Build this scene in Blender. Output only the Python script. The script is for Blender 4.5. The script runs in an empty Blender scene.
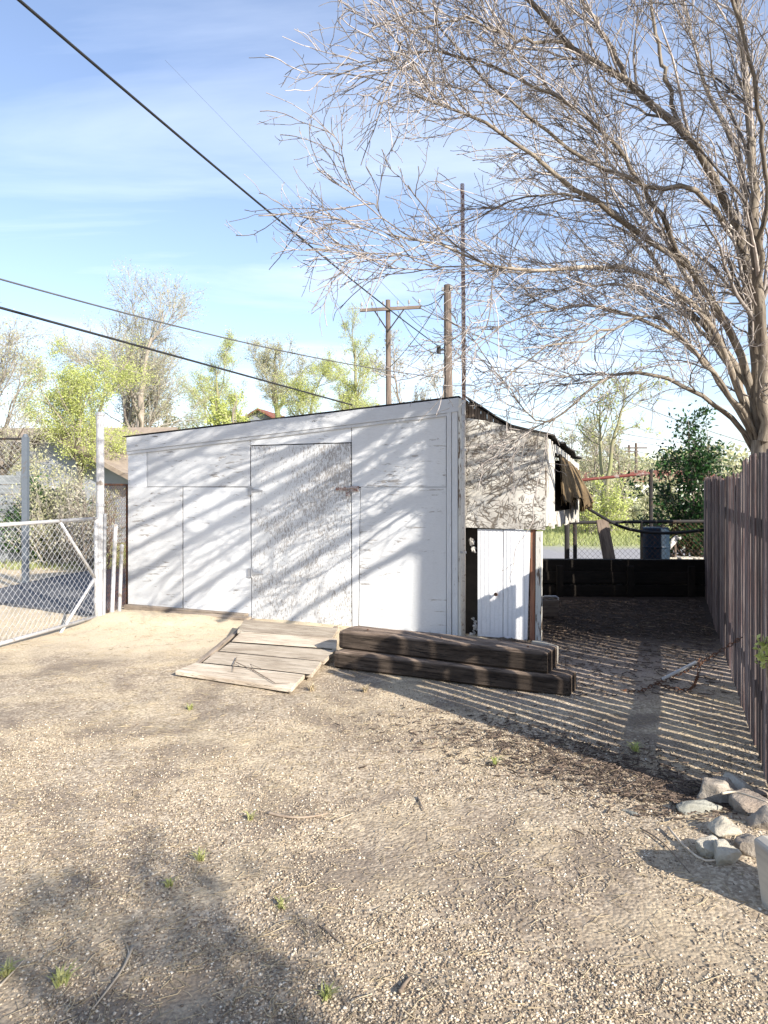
import bpy, math, random
import numpy as np
from mathutils import Vector, Matrix, Euler
R = math.radians
rng = np.random.default_rng(7)
random.seed(7)
SC = bpy.context.scene
COL = SC.collection
FPX, HZ, CH = 740.0, 487.0, 1.6

def P(px, py, Y):
    return Vector(((px-384)/FPX*Y, Y, CH-(py-HZ)/FPX*Y))
def G(px, py, z=0.0):
    Y = (CH-z)*FPX/(py-HZ)
    return Vector(((px-384)/FPX*Y, Y, z))

# ------------------------------------------------------------------ materials
class NT:
    def __init__(s, name):
        s.m = bpy.data.materials.new(name); s.m.use_nodes = True
        s.t = s.m.node_tree; s.n = s.t.nodes; s.l = s.t.links
        s.b = s.n['Principled BSDF']
        s.b.inputs['Roughness'].default_value = .85
        s.b.inputs['Specular IOR Level'].default_value = .25
    def attr(s, name='gc', out='Vector'):
        a = s.n.new('ShaderNodeAttribute'); a.attribute_name = name
        return a.outputs[out]
    def map(s, v, sc=(1,1,1), rot=(0,0,0), loc=(0,0,0)):
        m = s.n.new('ShaderNodeMapping'); m.inputs['Scale'].default_value = sc
        m.inputs['Rotation'].default_value = rot; m.inputs['Location'].default_value = loc
        s.l.new(v, m.inputs['Vector']); return m.outputs[0]
    def noise(s, v, scale=5, detail=4, rough=.6, dist=0, out='Fac'):
        m = s.n.new('ShaderNodeTexNoise'); m.inputs['Scale'].default_value = scale
        m.inputs['Detail'].default_value = detail; m.inputs['Roughness'].default_value = rough
        m.inputs['Distortion'].default_value = dist
        s.l.new(v, m.inputs['Vector']); return m.outputs[out]
    def vor(s, v, scale=5, feat='F1', out='Distance', rnd=1):
        m = s.n.new('ShaderNodeTexVoronoi'); m.feature = feat
        m.inputs['Scale'].default_value = scale; m.inputs['Randomness'].default_value = rnd
        s.l.new(v, m.inputs['Vector']); return m.outputs[out]
    def ramp(s, f, stops):
        m = s.n.new('ShaderNodeValToRGB'); e = m.color_ramp.elements
        while len(e) < len(stops): e.new(.5)
        for i, (p, c) in enumerate(stops):
            e[i].position = p
            if not hasattr(c, '__len__'): c = (c, c, c)
            e[i].color = (*c, 1) if len(c) == 3 else c
        s.l.new(f, m.inputs[0]); return m.outputs[0]
    def mix(s, f, a, b, mode='MIX'):
        m = s.n.new('ShaderNodeMix'); m.data_type = 'RGBA'; m.blend_type = mode
        for k, v in ((0, f), (6, a), (7, b)):
            if hasattr(v, 'is_linked'): s.l.new(v, m.inputs[k])
            elif k == 0: m.inputs[k].default_value = v
            else: m.inputs[k].default_value = (*v, 1)
        return m.outputs[2]
    def math(s, op, a, b=0.0, c=None):
        m = s.n.new('ShaderNodeMath'); m.operation = op
        for k, v in enumerate((a, b, c)):
            if v is None: continue
            if hasattr(v, 'is_linked'): s.l.new(v, m.inputs[k])
            else: m.inputs[k].default_value = v
        return m.outputs[0]
    def col(s, c):
        if hasattr(c, 'is_linked'): s.l.new(c, s.b.inputs['Base Color'])
        else: s.b.inputs['Base Color'].default_value = (*c, 1)
    def bump(s, h, st=.3, d=.01):
        m = s.n.new('ShaderNodeBump'); m.inputs['Strength'].default_value = st
        m.inputs['Distance'].default_value = d
        s.l.new(h, m.inputs['Height']); s.l.new(m.outputs[0], s.b.inputs['Normal'])
    def rough(s, v): s.b.inputs['Roughness'].default_value = v; return s
    def metal(s, v): s.b.inputs['Metallic'].default_value = v; return s

def tinted(n, c, lo=.7, hi=1.25):
    t = n.attr('tint', 'Fac')
    f = n.ramp(t, [(0, lo*.5), (1, hi*.5)])
    m = n.mix(1.0, c, f, 'MULTIPLY')
    return n.mix(1.0, m, (2, 2, 2), 'MULTIPLY') if False else scale2(n, m)
def scale2(n, c):
    v = n.n.new('ShaderNodeVectorMath'); v.operation = 'SCALE'; v.inputs['Scale'].default_value = 2.0
    n.l.new(c, v.inputs[0]); return v.outputs[0]

def wood(name, ca, cb, dark, along=(1.2, 14, 14), bump=.5, lo=.7, hi=1.2, crack=.42):
    n = NT(name); g = n.map(n.attr(), along)
    f = n.noise(g, 2.2, 6, .65, .4)
    c = n.mix(n.ramp(f, [(.3, 0), (.7, 1)]), ca, cb)
    big = n.noise(n.map(n.attr(), (1, 3, 3)), 2, 3, .6)
    c = n.mix(n.ramp(big, [(.42, 0), (.62, .55)]), c, dark)
    g2 = n.map(n.attr(), (along[0]*1.2, along[1]*3, along[2]*3))
    fc = n.noise(g2, 2.5, 4, .7, .2)
    cr = n.ramp(fc, [(crack-.08, 0), (crack, 1)])
    c = n.mix(cr, tuple(x*.35 for x in dark), c)
    n.col(tinted(n, c, lo, hi))
    n.bump(n.mix(.5, f, cr), bump, .008); n.rough(.9)
    return n.m

def paint(name, base=(.72, .74, .78), under=(.3, .28, .26), sc=(1.5, 9, 9), th=.36, width=.03, dirt=.25, dsc=1.5, grime=(.45,.45,.45), vsc=2.2, bstr=.35):
    """old paint flaking off plywood; sc gives the stretch of the flakes"""
    n = NT(name); a = n.attr()
    g = n.map(a, sc)
    f = n.noise(g, vsc, 7, .68, .6)
    big = n.noise(a, .9, 3, .5)
    big = n.noise(a, 1.5, 5, .65, .5)
    ff = n.math('MULTIPLY_ADD', big, .5, n.math('SUBTRACT', f, .25))
    chip = n.ramp(ff, [(th-width, 0), (th, 1)])
    edge = n.ramp(ff, [(th-width, 0), (th+.05, .6), (th+.2, 1)])
    fine = n.noise(n.map(a, (30, 120, 120)), 1, 3, .6)
    d = n.noise(n.map(a, (1, 1, .6)), dsc, 5, .6, .5)
    c = n.mix(n.ramp(d, [(.4, 0), (.75, dirt)]), base, grime)
    c = n.mix(n.ramp(fine, [(.35, .12), (.55, 0)]), c, (.3, .3, .3))
    u = n.mix(n.noise(n.map(a, (4, 40, 40)), 1, 4), under, tuple(x*.6 for x in under))
    n.col(tinted(n, n.mix(chip, u, c), .85, 1.12))
    n.bump(n.mix(.35, edge, fine), bstr, .006); n.rough(.6)
    return n.m

def metalmat(name, c=(.5, .52, .55), rust=(.2, .09, .05), th=.35, met=.0, ro=.5, sc=6, hi=1.1):
    n = NT(name); a = n.attr()
    f = n.noise(a, sc, 6, .7, .3)
    m = n.ramp(f, [(th-.06, 1), (th+.03, 0)])
    cc = n.mix(n.noise(a, sc*3, 4), tuple(x*.75 for x in c), tuple(min(x*1.15, .95) for x in c))
    n.col(tinted(n, n.mix(m, cc, rust), .85, hi)); n.metal(met); n.rough(ro)
    n.bump(f, .2, .003)
    return n.m

def plain(name, c, c2=None, sc=20, ro=.85, lo=.7, hi=1.3, bump=0, trans=0):
    n = NT(name); a = n.attr()
    f = n.noise(a, sc, 4, .6)
    n.col(tinted(n, n.mix(n.ramp(f, [(.35, 0), (.65, 1)]), c, c2 or tuple(x*.6 for x in c)), lo, hi))
    n.rough(ro)
    if bump: n.bump(f, bump, .01)
    return n.m

def leafmat(name, c, c2):
    n = NT(name)
    cc = n.mix(n.attr('tint', 'Fac'), c, c2); n.col(cc); n.rough(.7)
    tr = n.n.new('ShaderNodeBsdfTranslucent'); n.l.new(cc, tr.inputs[0])
    mx = n.n.new('ShaderNodeMixShader'); mx.inputs[0].default_value = .35
    n.l.new(n.b.outputs[0], mx.inputs[1]); n.l.new(tr.outputs[0], mx.inputs[2])
    n.l.new(mx.outputs[0], n.n['Material Output'].inputs[0])
    return n.m

M = {}
M['ply'] = paint('painted_plywood', (.66, .68, .695), (.42, .40, .38), (1.8, 1, 14), .375, .03, .35, vsc=2.6)
M['door'] = paint('flaking_door_paint', (.67, .69, .70), (.44, .42, .40), (10, 1, 3.2), .455, .045, .35, vsc=8)
M['fascia'] = paint('painted_fascia', (.58, .60, .62), (.22, .21, .2), (1.2, 9, 9), .34, .02, .35)
M['trim'] = paint('painted_trim', (.65, .67, .685), (.3, .28, .25), (1.4, 12, 12), .37, .02, .3)
M['oldtrim'] = paint('old_white_board_paint', (.62, .61, .56), (.2, .15, .11), (2, 14, 14), .43, .03, .6, grime=(.32, .27, .22))
M['bifold'] = paint('white_closet_door_paint', (.74, .745, .755), (.4, .38, .33), (3, 1, 3), .27, .02, .25, dsc=3)
# strand board: crossed flakes of wood under thin paint
def osb():
    n = NT('strand_board'); a = n.attr()
    w = n.noise(a, 4, 3, .5, 0, 'Color')
    out = None; cr = None
    for k, ang in enumerate((.35, -.5, 1.25)):
        v = n.map(a, (1, 1, 1), (0, ang, 0), (k*3.1, 0, k*1.7))
        v = n.mix(.1, v, w, 'ADD')
        v = n.map(v, (7, 1, 26))
        cell = n.vor(v, 1.0, 'DISTANCE_TO_EDGE')
        e = n.ramp(cell, [(0, 0), (.035, .25), (.10, 1)])
        mask = n.ramp(n.noise(n.map(a, (1, 1, 1), loc=(k*5, 0, 0)), 7, 3, .6), [(.47, 0), (.55, 1)])
        e2 = n.mix(mask, (1, 1, 1), e)
        cr = e2 if cr is None else n.mix(1, cr, e2, 'MULTIPLY')
    d = n.noise(n.map(a, (1, 1, 1.2)), 2.2, 6, .65, .4)
    base = n.mix(n.ramp(d, [(.38, 0), (.66, .9)]), (.66, .64, .58), (.34, .32, .29))
    warm = n.noise(a, 1.3, 2)
    base = n.mix(n.ramp(warm, [(.5, 0), (.7, .4)]), base, (.55, .47, .3))
    c = n.mix(cr, (.12, .10, .08), base)
    n.col(c); n.bump(cr, .5, .008); n.rough(.9)
    return n.m
M['osb'] = osb()
M['darkboard'] = wood('dark_weathered_boards', (.16, .12, .09), (.26, .21, .17), (.06, .045, .035))
M['rustwood'] = wood('red_brown_post', (.28, .11, .06), (.34, .2, .13), (.12, .06, .04))
M['rampwood'] = wood('bleached_plank', (.44, .36, .27), (.72, .64, .52), (.30, .235, .17), (.9, 18, 18), .9, lo=.72, hi=1.15, crack=.43)
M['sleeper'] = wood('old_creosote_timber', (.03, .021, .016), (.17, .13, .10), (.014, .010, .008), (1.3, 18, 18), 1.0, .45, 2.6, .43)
M['blacktimber'] = wood('black_creosote_timber', (.010, .008, .006), (.022, .017, .013), (.006, .005, .004), (1.2, 12, 12), .9, .8, 1.2, .40)
M['sill'] = wood('grey_sill_board', (.28, .23, .18), (.42, .35, .28), (.14, .11, .09))
M['fence'] = wood('old_cedar_slats', (.06, .046, .043), (.25, .21, .20), (.085, .04, .037), (1.3, 20, 20), .8, .5, 1.7, .45)
M['greyboards'] = wood('grey_fence_boards', (.16, .18, .19), (.26, .28, .29), (.1, .11, .12))
M['galv'] = metalmat('galvanised_pipe', (.42, .43, .45), (.3, .27, .24), .34, .25, .5)
M['galvwhite'] = metalmat('silver_painted_pipe', (.50, .50, .505), (.24, .21, .18), .40, .1, .6, 9)
M['bluegrey'] = metalmat('blue_grey_post', (.11, .13, .155), (.1, .09, .085), .36, .1, .6)
M['wire'] = metalmat('fence_wire', (.46, .47, .49), (.35, .3, .27), .3, .3, .5)
M['mast'] = metalmat('rusty_flecked_pipe', (.52, .46, .44), (.20, .10, .075), .50, 0, .7, 30)
M['mastlow'] = metalmat('cream_painted_pipe', (.60, .57, .52), (.20, .12, .08), .40, 0, .7, 30)
M['rust'] = metalmat('rusty_iron', (.10, .065, .05), (.17, .07, .035), .5, .1, .8, 20)
M['darkiron'] = metalmat('dark_iron', (.035, .033, .032), (.08, .05, .035), .42, .1, .7)
M['redpipe'] = metalmat('red_painted_pipe', (.17, .045, .035), (.32, .28, .26), .44, 0, .6, 4)
M['tar'] = plain('black_roofing_felt', (.035, .033, .032), (.07, .065, .06), 8)
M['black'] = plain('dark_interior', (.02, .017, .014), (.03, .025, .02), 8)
M['thatch'] = wood('frayed_brown_matting', (.16, .11, .06), (.30, .22, .12), (.07, .045, .025), (1.5, 26, 26), .9)
M['rag'] = plain('dirty_white_rag', (.62, .60, .56), (.35, .33, .3), 25, bump=.4)
M['conc'] = plain('rough_concrete', (.42, .39, .33), (.28, .26, .23), 14, bump=.6)
M['barrel'] = metalmat('blue_drum_paint', (.012, .03, .055), (.04, .05, .055), .36, 0, .5, 5)
M['cable'] = plain('black_cable', (.02, .02, .022), (.03, .03, .03), 5, .6)
M['greycable'] = plain('grey_cable', (.09, .09, .10), (.12, .12, .12), 5, .6)
M['pole'] = wood('grey_brown_pole_wood', (.11, .085, .07), (.20, .16, .135), (.07, .055, .045), (.6, 6, 6))
M['ceramic'] = plain('insulator', (.3, .3, .3), (.2, .2, .2), 5, .3)
M['bark'] = wood('grey_brown_bark', (.17, .14, .11), (.42, .37, .30), (.08, .06, .045), (3, 16, 16), 1.0)
M['twig'] = plain('pale_twig_bark', (.46, .42, .385), (.20, .17, .155), 6, lo=.35, hi=1.4)
M['fartwig'] = plain('far_grey_twigs', (.40, .38, .33), (.30, .27, .23), 2)
M['farbark'] = plain('far_grey_bark', (.30, .26, .22), (.20, .17, .14), 2)
M['mossbark'] = plain('yellow_green_mossy_bark', (.24, .25, .12), (.24, .21, .15), 1.5)
M['lime'] = leafmat('lime_spring_leaves', (.40, .46, .12), (.56, .60, .24))
M['olive'] = leafmat('pale_budding_leaves', (.38, .39, .22), (.54, .53, .34))
M['budgrey'] = leafmat('grey_buds', (.36, .35, .28), (.48, .45, .36))
M['green'] = leafmat('dark_green_leaves', (.03, .08, .025), (.07, .15, .03))
M['ever'] = leafmat('glossy_evergreen_leaves', (.018, .045, .02), (.05, .12, .03)); M['ever'].node_tree.nodes['Principled BSDF'].inputs['Roughness'].default_value = .35
M['grass'] = leafmat('green_grass_blades', (.26, .31, .10), (.44, .46, .22))
M['weedy'] = leafmat('yellowish_weed_blades', (.30, .34, .10), (.50, .48, .24))
M['straw'] = plain('dry_straw', (.50, .42, .28), (.34, .27, .17), 8, lo=.6, hi=1.3)
M['chips'] = plain('dark_bark_litter', (.07, .05, .04), (.17, .13, .10), 8, lo=.4, hi=1.6)
M['stick'] = plain('dry_stick', (.20, .15, .11), (.32, .26, .2), 12)
M['palestick'] = plain('pale_dry_stick', (.48, .42, .33), (.36, .3, .23), 12)
M['roofbrown'] = plain('brown_shingles', (.34, .28, .22), (.26, .21, .17), 6, .9)
M['roofred'] = plain('red_brown_roof', (.22, .08, .055), (.14, .06, .045), 6)
M['wallgrey'] = plain('grey_siding', (.30, .32, .36), (.25, .27, .3), 3)
M['wallwhite'] = plain('white_siding', (.72, .72, .72), (.6, .6, .6), 3)
M['glass'] = plain('dark_window_glass', (.03, .04, .05), (.04, .05, .06), 3, .15)
def stone(name, a, b, c):
    n = NT(name); g = n.attr()
    f = n.noise(g, 9, 8, .7, .4); f2 = n.noise(g, 3, 3, .5)
    cc = n.mix(n.ramp(f, [(.35, 0), (.65, 1)]), a, b)
    cc = n.mix(n.ramp(f2, [(.45, 0), (.65, .8)]), cc, c)
    n.col(tinted(n, cc, .8, 1.15)); n.bump(f, 1.0, .03); return n.m
M['stone'] = stone('grey_field_stone', (.21, .18, .15), (.38, .34, .285), (.26, .21, .17))
M['palestone'] = stone('pale_broken_concrete', (.44, .40, .32), (.62, .58, .48), (.5, .46, .38))
M['greenstone'] = stone('greenish_grey_stone', (.26, .26, .22), (.36, .355, .31), (.2, .2, .175))

# ------------------------------------------------------------------ mesh tools
def npmesh(name, V, F, gc=None, tint=None):
    V = np.asarray(V, dtype=np.float32); me = bpy.data.meshes.new(name)
    if isinstance(F, np.ndarray):
        m, k = F.shape
        me.vertices.add(len(V)); me.vertices.foreach_set('co', V.ravel())
        me.loops.add(m*k); me.loops.foreach_set('vertex_index', F.astype(np.int32).ravel())
        me.polygons.add(m); me.polygons.foreach_set('loop_start', np.arange(0, m*k, k, dtype=np.int32))
        me.update(calc_edges=True)
    else:
        me.from_pydata(V.tolist(), [], F)
    a = me.attributes.new('gc', 'FLOAT_VECTOR', 'POINT')
    a.data.foreach_set('vector', np.asarray(V if gc is None else gc, dtype=np.float32).ravel())
    t = me.attributes.new('tint', 'FLOAT', 'POINT')
    t.data.foreach_set('value', np.asarray(np.full(len(V), .5) if tint is None else tint, dtype=np.float32))
    return me

def setp(o, label=None, cat=None, group=None, kind=None):
    if label: o['label'] = label
    if cat: o['category'] = cat
    if group: o['group'] = group
    if kind: o['kind'] = kind
    return o

def thing(name, label, cat, loc=(0, 0, 0), rz=0.0, group=None):
    o = bpy.data.objects.new(name, None); COL.objects.link(o)
    o.location = loc; o.rotation_euler = (0, 0, rz); o.empty_display_size = .2
    o.matrix_basis = Matrix.Translation(Vector(loc)) @ Matrix.Rotation(rz, 4, 'Z')
    return setp(o, label, cat, group)

def rootmat(o):
    m = o.matrix_basis.copy()
    while o.parent: o = o.parent; m = o.matrix_basis @ m
    return m

class MB:
    """collects solids; build() links them as one mesh object"""
    def __init__(s): s.V = []; s.F = []; s.G = []; s.T = []
    def add(s, V, F, G=None, tint=None):
        b = len(s.V); s.V += [tuple(v) for v in V]
        s.F += [tuple(i+b for i in f) for f in F]
        s.G += [tuple(g) for g in (G if G is not None else V)]
        t = random.random() if tint is None else tint
        s.T += [t]*len(V); return s
    def box(s, c, size, rot=None, tint=None, jit=0):
        """c centre, size (x,y,z); grain follows the longest side"""
        c = Vector(c); Rm = rot.to_matrix() if isinstance(rot, Euler) else (rot or Matrix.Identity(3))
        sg = [(-1,-1,-1),(1,-1,-1),(1,1,-1),(-1,1,-1),(-1,-1,1),(1,-1,1),(1,1,1),(-1,1,1)]
        ax = int(np.argmax(size)); off = Vector((random.uniform(0, 9), random.uniform(0, 9), random.uniform(0, 9)))
        V = []; Gc = []
        for q in sg:
            l = Vector([q[k]*size[k]/2 + random.uniform(-jit, jit) for k in range(3)])
            V.append(c + Rm @ l)
            o = [l[ax]] + [l[k] for k in range(3) if k != ax]
            Gc.append(Vector(o)+off)
        F = [(0,3,2,1),(4,5,6,7),(0,1,5,4),(1,2,6,5),(2,3,7,6),(3,0,4,7)]
        return s.add(V, F, Gc, tint)
    def beam(s, a, b, w, h, up=(0, 0, 1), tint=None, jit=0):
        a, b = Vector(a), Vector(b); x = (b-a); L = x.length; x.normalize()
        z = Vector(up); y = z.cross(x).normalized(); z = x.cross(y)
        Rm = Matrix((x, y, z)).transposed()
        return s.box((a+b)/2, (L, w, h), Rm, tint, jit)
    def prism(s, poly, o, ex, ey, t, tint=None, gswap=False):
        """polygon (2D list) in the plane o+ex*u+ey*v, extruded by vector t"""
        o, ex, ey, t = Vector(o), Vector(ex), Vector(ey), Vector(t)
        n = len(poly); off = Vector((random.uniform(0, 9), random.uniform(0, 9), random.uniform(0, 9)))
        A = [o+ex*u+ey*v for u, v in poly]; V = A+[p+t for p in A]
        ar = sum(poly[i][0]*poly[(i+1) % n][1]-poly[(i+1) % n][0]*poly[i][1] for i in range(n))
        nrm = ex.cross(ey)*(1 if ar > 0 else -1)
        f0 = tuple(range(n)); f1 = tuple(range(n, 2*n))
        if nrm.dot(t) > 0: F = [f0[::-1], f1]; sd = 1
        else: F = [f0, f1[::-1]]; sd = -1
        for i in range(n):
            j = (i+1) % n; q = (i, j, n+j, n+i)
            F.append(q if sd > 0 else q[::-1])
        g = [Vector((v, 0, u) if gswap else (u, 0, v))+off for u, v in poly]
        return s.add(V, F, g+[x+Vector((0, .02, 0)) for x in g], tint)
    def tube(s, pts, r, k=8, cap=True, tint=None):
        pts = [Vector(p) for p in pts]; n = len(pts)
        rr = r if hasattr(r, '__len__') else [r]*n
        V = []; Gc = []; L = 0; off = random.uniform(0, 9)
        ref = Vector((0, 0, 1)) if abs((pts[-1]-pts[0]).normalized().z) < .9 else Vector((1, 0, 0))
        for i, p in enumerate(pts):
            t = (pts[min(i+1, n-1)]-pts[max(i-1, 0)]).normalized()
            u = t.cross(ref).normalized(); v = t.cross(u)
            if i: L += (p-pts[i-1]).length
            for j in range(k):
                a = 2*math.pi*j/k
                V.append(p+(u*math.cos(a)+v*math.sin(a))*rr[i])
                Gc.append((L+off, math.cos(a)*rr[i], math.sin(a)*rr[i]))
        F = [(i*k+j, i*k+(j+1) % k, (i+1)*k+(j+1) % k, (i+1)*k+j) for i in range(n-1) for j in range(k)]
        if cap: F += [tuple(range(k))[::-1], tuple(range((n-1)*k, n*k))]
        return s.add(V, F, Gc, tint)
    def build(s, name, mat, parent=None, label=None, world=False, smooth=False, bevel=0, rot=None):
        V = np.array(s.V, dtype=float)
        if parent is not None and world:
            im = np.array(rootmat(parent).inverted())
            V = V @ im[:3, :3].T + im[:3, 3]
        me = npmesh(name, V, s.F, s.G, s.T)
        me.materials.append(mat)
        bm_fix(me)
        if smooth: me.polygons.foreach_set('use_smooth', [True]*len(me.polygons))
        o = bpy.data.objects.new(name, me); COL.objects.link(o)
        if parent is not None: o.parent = parent
        if label: o['label'] = label
        if bevel:
            b = o.modifiers.new('bevel', 'BEVEL'); b.width = bevel; b.segments = 2; b.limit_method = 'ANGLE'
        return o
def bm_fix(me):
    import bmesh
    bm = bmesh.new(); bm.from_mesh(me); bmesh.ops.recalc_face_normals(bm, faces=bm.faces); bm.to_mesh(me); bm.free()

def linkme(name, me, mat, parent=None, smooth=False):
    me.materials.append(mat)
    if smooth: me.polygons.foreach_set('use_smooth', [True]*len(me.polygons))
    o = bpy.data.objects.new(name, me); COL.objects.link(o)
    if parent is not None: o.parent = parent
    return o

def dup(root, loc, rz, label=None, sc=None):
    r = root.copy(); COL.objects.link(r); r.location = loc; r.rotation_euler = (0, 0, rz)
    if sc: r.scale = sc
    if label: r['label'] = label
    for ch in list(root.children):
        c = ch.copy(); COL.objects.link(c); c.parent = r
        for g in ch.children:
            d = g.copy(); COL.objects.link(d); d.parent = c
    return r

# ---- value noise for terrain
_perm = np.random.default_rng(3).random((256, 256))
def vnoise(x, y):
    x = np.asarray(x, float); y = np.asarray(y, float)
    xi = np.floor(x).astype(int); yi = np.floor(y).astype(int); fx = x-xi; fy = y-yi
    fx = fx*fx*(3-2*fx); fy = fy*fy*(3-2*fy)
    g = lambda a, b: _perm[a & 255, b & 255]
    return (g(xi, yi)*(1-fx)+g(xi+1, yi)*fx)*(1-fy)+(g(xi, yi+1)*(1-fx)+g(xi+1, yi+1)*fx)*fy-.5
def hgt(x, y):
    x = np.asarray(x, float); y = np.asarray(y, float)
    h = .022*vnoise(x*1.1, y*1.1)+.012*vnoise(x*3.7+9, y*3.7)+.007*vnoise(x*11, y*11+5)+.004*vnoise(x*27, y*27)
    # heap of gravel swept up by the sill, left of the ramp
    h = h+.07*np.exp(-(((x+2.55)/.65)**2+((y-8.75)/.42)**2))
    h = h+.10*np.exp(-(((x+3.25)/.35)**2+((y-8.9)/.35)**2))*.7
    h = h+.05*np.exp(-(((x-1.9)/.7)**2+((y-3.3)/.35)**2))
    return h
def gz(x, y): return float(hgt(x, y))

# ------------------------------------------------------------------ branches
def unit(v): return v/np.maximum(np.linalg.norm(v, axis=-1, keepdims=True), 1e-9)
def tubes(P3, r, k, rgen):
    """P3 (m,n,3), r (m,n) -> verts, faces, gc, tint"""
    m, n, _ = P3.shape
    T = np.gradient(P3, axis=1) if n > 2 else np.repeat((P3[:, 1:]-P3[:, :1]), 2, axis=1)
    T = unit(T); ref = unit(rgen.normal(size=(m, 1, 3)))
    U = unit(np.cross(T, ref)); W = np.cross(T, U)
    a = np.arange(k)*2*np.pi/k
    V = P3[:, :, None, :]+r[:, :, None, None]*(np.cos(a)[None, None, :, None]*U[:, :, None, :]+np.sin(a)[None, None, :, None]*W[:, :, None, :])
    base = (np.arange(m)*n*k)[:, None, None]; i = np.arange(n-1)[None, :, None]*k; j = np.arange(k)[None, None, :]
    j2 = (j+1) % k
    F = np.stack([base+i+j, base+i+j2, base+i+k+j2, base+i+k+j], -1).reshape(-1, 4)
    L = np.concatenate([np.zeros((m, 1)), np.cumsum(np.linalg.norm(np.diff(P3, axis=1), axis=2), 1)], 1)
    gc = np.stack([np.broadcast_to(L[:, :, None], (m, n, k))+rgen.random((m, 1, 1))*9,
                   np.cos(a)[None, None]*r[:, :, None], np.sin(a)[None, None]*r[:, :, None]], -1).reshape(-1, 3)
    tint = np.repeat(rgen.random(m), n*k)
    return V.reshape(-1, 3), F, gc, tint
class Wood:
    """bag of branch paths, grouped by point count"""
    def __init__(s, seed): s.r = np.random.default_rng(seed); s.p = []
    def add(s, P3, r, k): s.p.append((P3, r, k))
    def mesh(s, name, sel=None):
        V = []; F = []; Gc = []; T = []; b = 0
        for P3, r, k in s.p:
            v, f, g, t = tubes(P3, r, k, s.r)
            V.append(v); F.append(f+b); Gc.append(g); T.append(t); b += len(v)
        return npmesh(name, np.concatenate(V), np.concatenate(F), np.concatenate(Gc), np.concatenate(T))
def resample(pts, n):
    pts = np.asarray(pts, float); d = np.r_[0, np.cumsum(np.linalg.norm(np.diff(pts, axis=0), axis=1))]
    # smooth through Catmull-Rom
    out = []
    for s_ in np.linspace(0, d[-1], n):
        i = min(max(np.searchsorted(d, s_)-1, 0), len(pts)-2); t = (s_-d[i])/max(d[i+1]-d[i], 1e-9)
        p0 = pts[max(i-1, 0)]; p1 = pts[i]; p2 = pts[i+1]; p3 = pts[min(i+2, len(pts)-1)]
        out.append(.5*((2*p1)+(-p0+p2)*t+(2*p0-5*p1+4*p2-p3)*t*t+(-p0+3*p1-3*p2+p3)*t**3))
    return np.array(out)
def spawn(rg, P3, r, count, lenf, ang, rfac, n, wander, pull, tmin=.15, bias=None, rmin=.0012, lenvar=(.5, 1.2)):
    """children growing off m parent paths; returns child paths (count,n,3) and radii"""
    m, np_, _ = P3.shape
    plen = np.linalg.norm(np.diff(P3, axis=1), axis=2).sum(1)
    w = plen/plen.sum(); idx = rg.choice(m, size=count, p=w)
    t = tmin+(1-tmin)*rg.random(count)**.85; t = np.minimum(t, .97)
    f = t*(np_-1); i = np.floor(f).astype(int); i = np.minimum(i, np_-2); u = (f-i)[:, None]
    p0 = P3[idx, i]*(1-u)+P3[idx, i+1]*u
    tan = unit(P3[idx, i+1]-P3[idx, i])
    r0 = (r[idx, i]*(1-u[:, 0])+r[idx, i+1]*u[:, 0])
    side = rg.normal(size=(count, 3))
    side = unit(side-(side*tan).sum(1, keepdims=True)*tan)
    a = rg.normal(ang, ang*.3, count)[:, None]
    d = unit(tan*np.cos(a)+side*np.sin(a))
    if bias is not None: d = unit(d+np.asarray(bias)*.35)
    L = lenf*(1-.45*t)*rg.uniform(lenvar[0], lenvar[1], count)
    if lenf < 0: L = plen[idx]*(-lenf)*(1-.5*t)*rg.uniform(lenvar[0], lenvar[1], count)
    st = (L/(n-1))[:, None]
    out = np.zeros((count, n, 3)); out[:, 0] = p0; cur = d
    for k in range(1, n):
        cur = unit(cur+rg.normal(size=(count, 3))*wander+np.asarray(pull)[None, :]*(1.0/(n-1)))
        out[:, k] = out[:, k-1]+cur*st
    rr = np.maximum(r0*rfac, rmin*1.3)[:, None]*np.linspace(1, .3, n)[None, :]
    return out, np.maximum(rr, rmin)

def leaves(rg, pts, size, spread, n):
    i = rg.integers(0, len(pts), n)
    c = pts[i]+rg.normal(size=(n, 3))*spread
    a = unit(rg.normal(size=(n, 3))); b = unit(np.cross(a, rg.normal(size=(n, 3))))
    s = size*rg.uniform(.6, 1.4, (n, 1))
    V = np.stack([c-a*s, c+b*s*.5, c+a*s, c-b*s*.5], 1).reshape(-1, 3)
    F = np.arange(4*n).reshape(-1, 4)
    return V, F, np.repeat(rg.random(n), 4)

#GROUND
# ------------------------------------------------------------------ ground sheet
def axis(bp):
    out = []
    for a, b, s in bp: out.append(np.arange(a, b, s))
    return np.unique(np.round(np.concatenate(out), 4))
xs = axis([(-600, -100, 50), (-100, -20, 8), (-20, -6, 1), (-6, 6, .045), (6, 20, 1), (20, 100, 8), (100, 601, 50)])
ys = axis([(-100, -20, 10), (-20, 0, 1), (0, 2, .2), (2, 11, .045), (11, 30, .8), (30, 120, 6), (120, 900.1, 40)])
Xg, Yg = np.meshgrid(xs, ys); Zg = hgt(Xg, Yg)
far = np.clip((np.hypot(Xg, Yg-6)-20)/60, 0, 1); Zg = Zg*(1-far)
V = np.stack([Xg, Yg, Zg], -1).reshape(-1, 3)
nx, ny = len(xs), len(ys); ii, jj = np.meshgrid(np.arange(nx-1), np.arange(ny-1))
b0 = (jj*nx+ii).ravel(); F = np.stack([b0, b0+1, b0+1+nx, b0+nx], -1)
n = NT('packed_dirt_and_gravel'); a = n.attr()
sep = n.n.new('ShaderNodeSeparateXYZ'); n.l.new(a, sep.inputs[0]); X_, Y_ = sep.outputs[0], sep.outputs[1]
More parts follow.
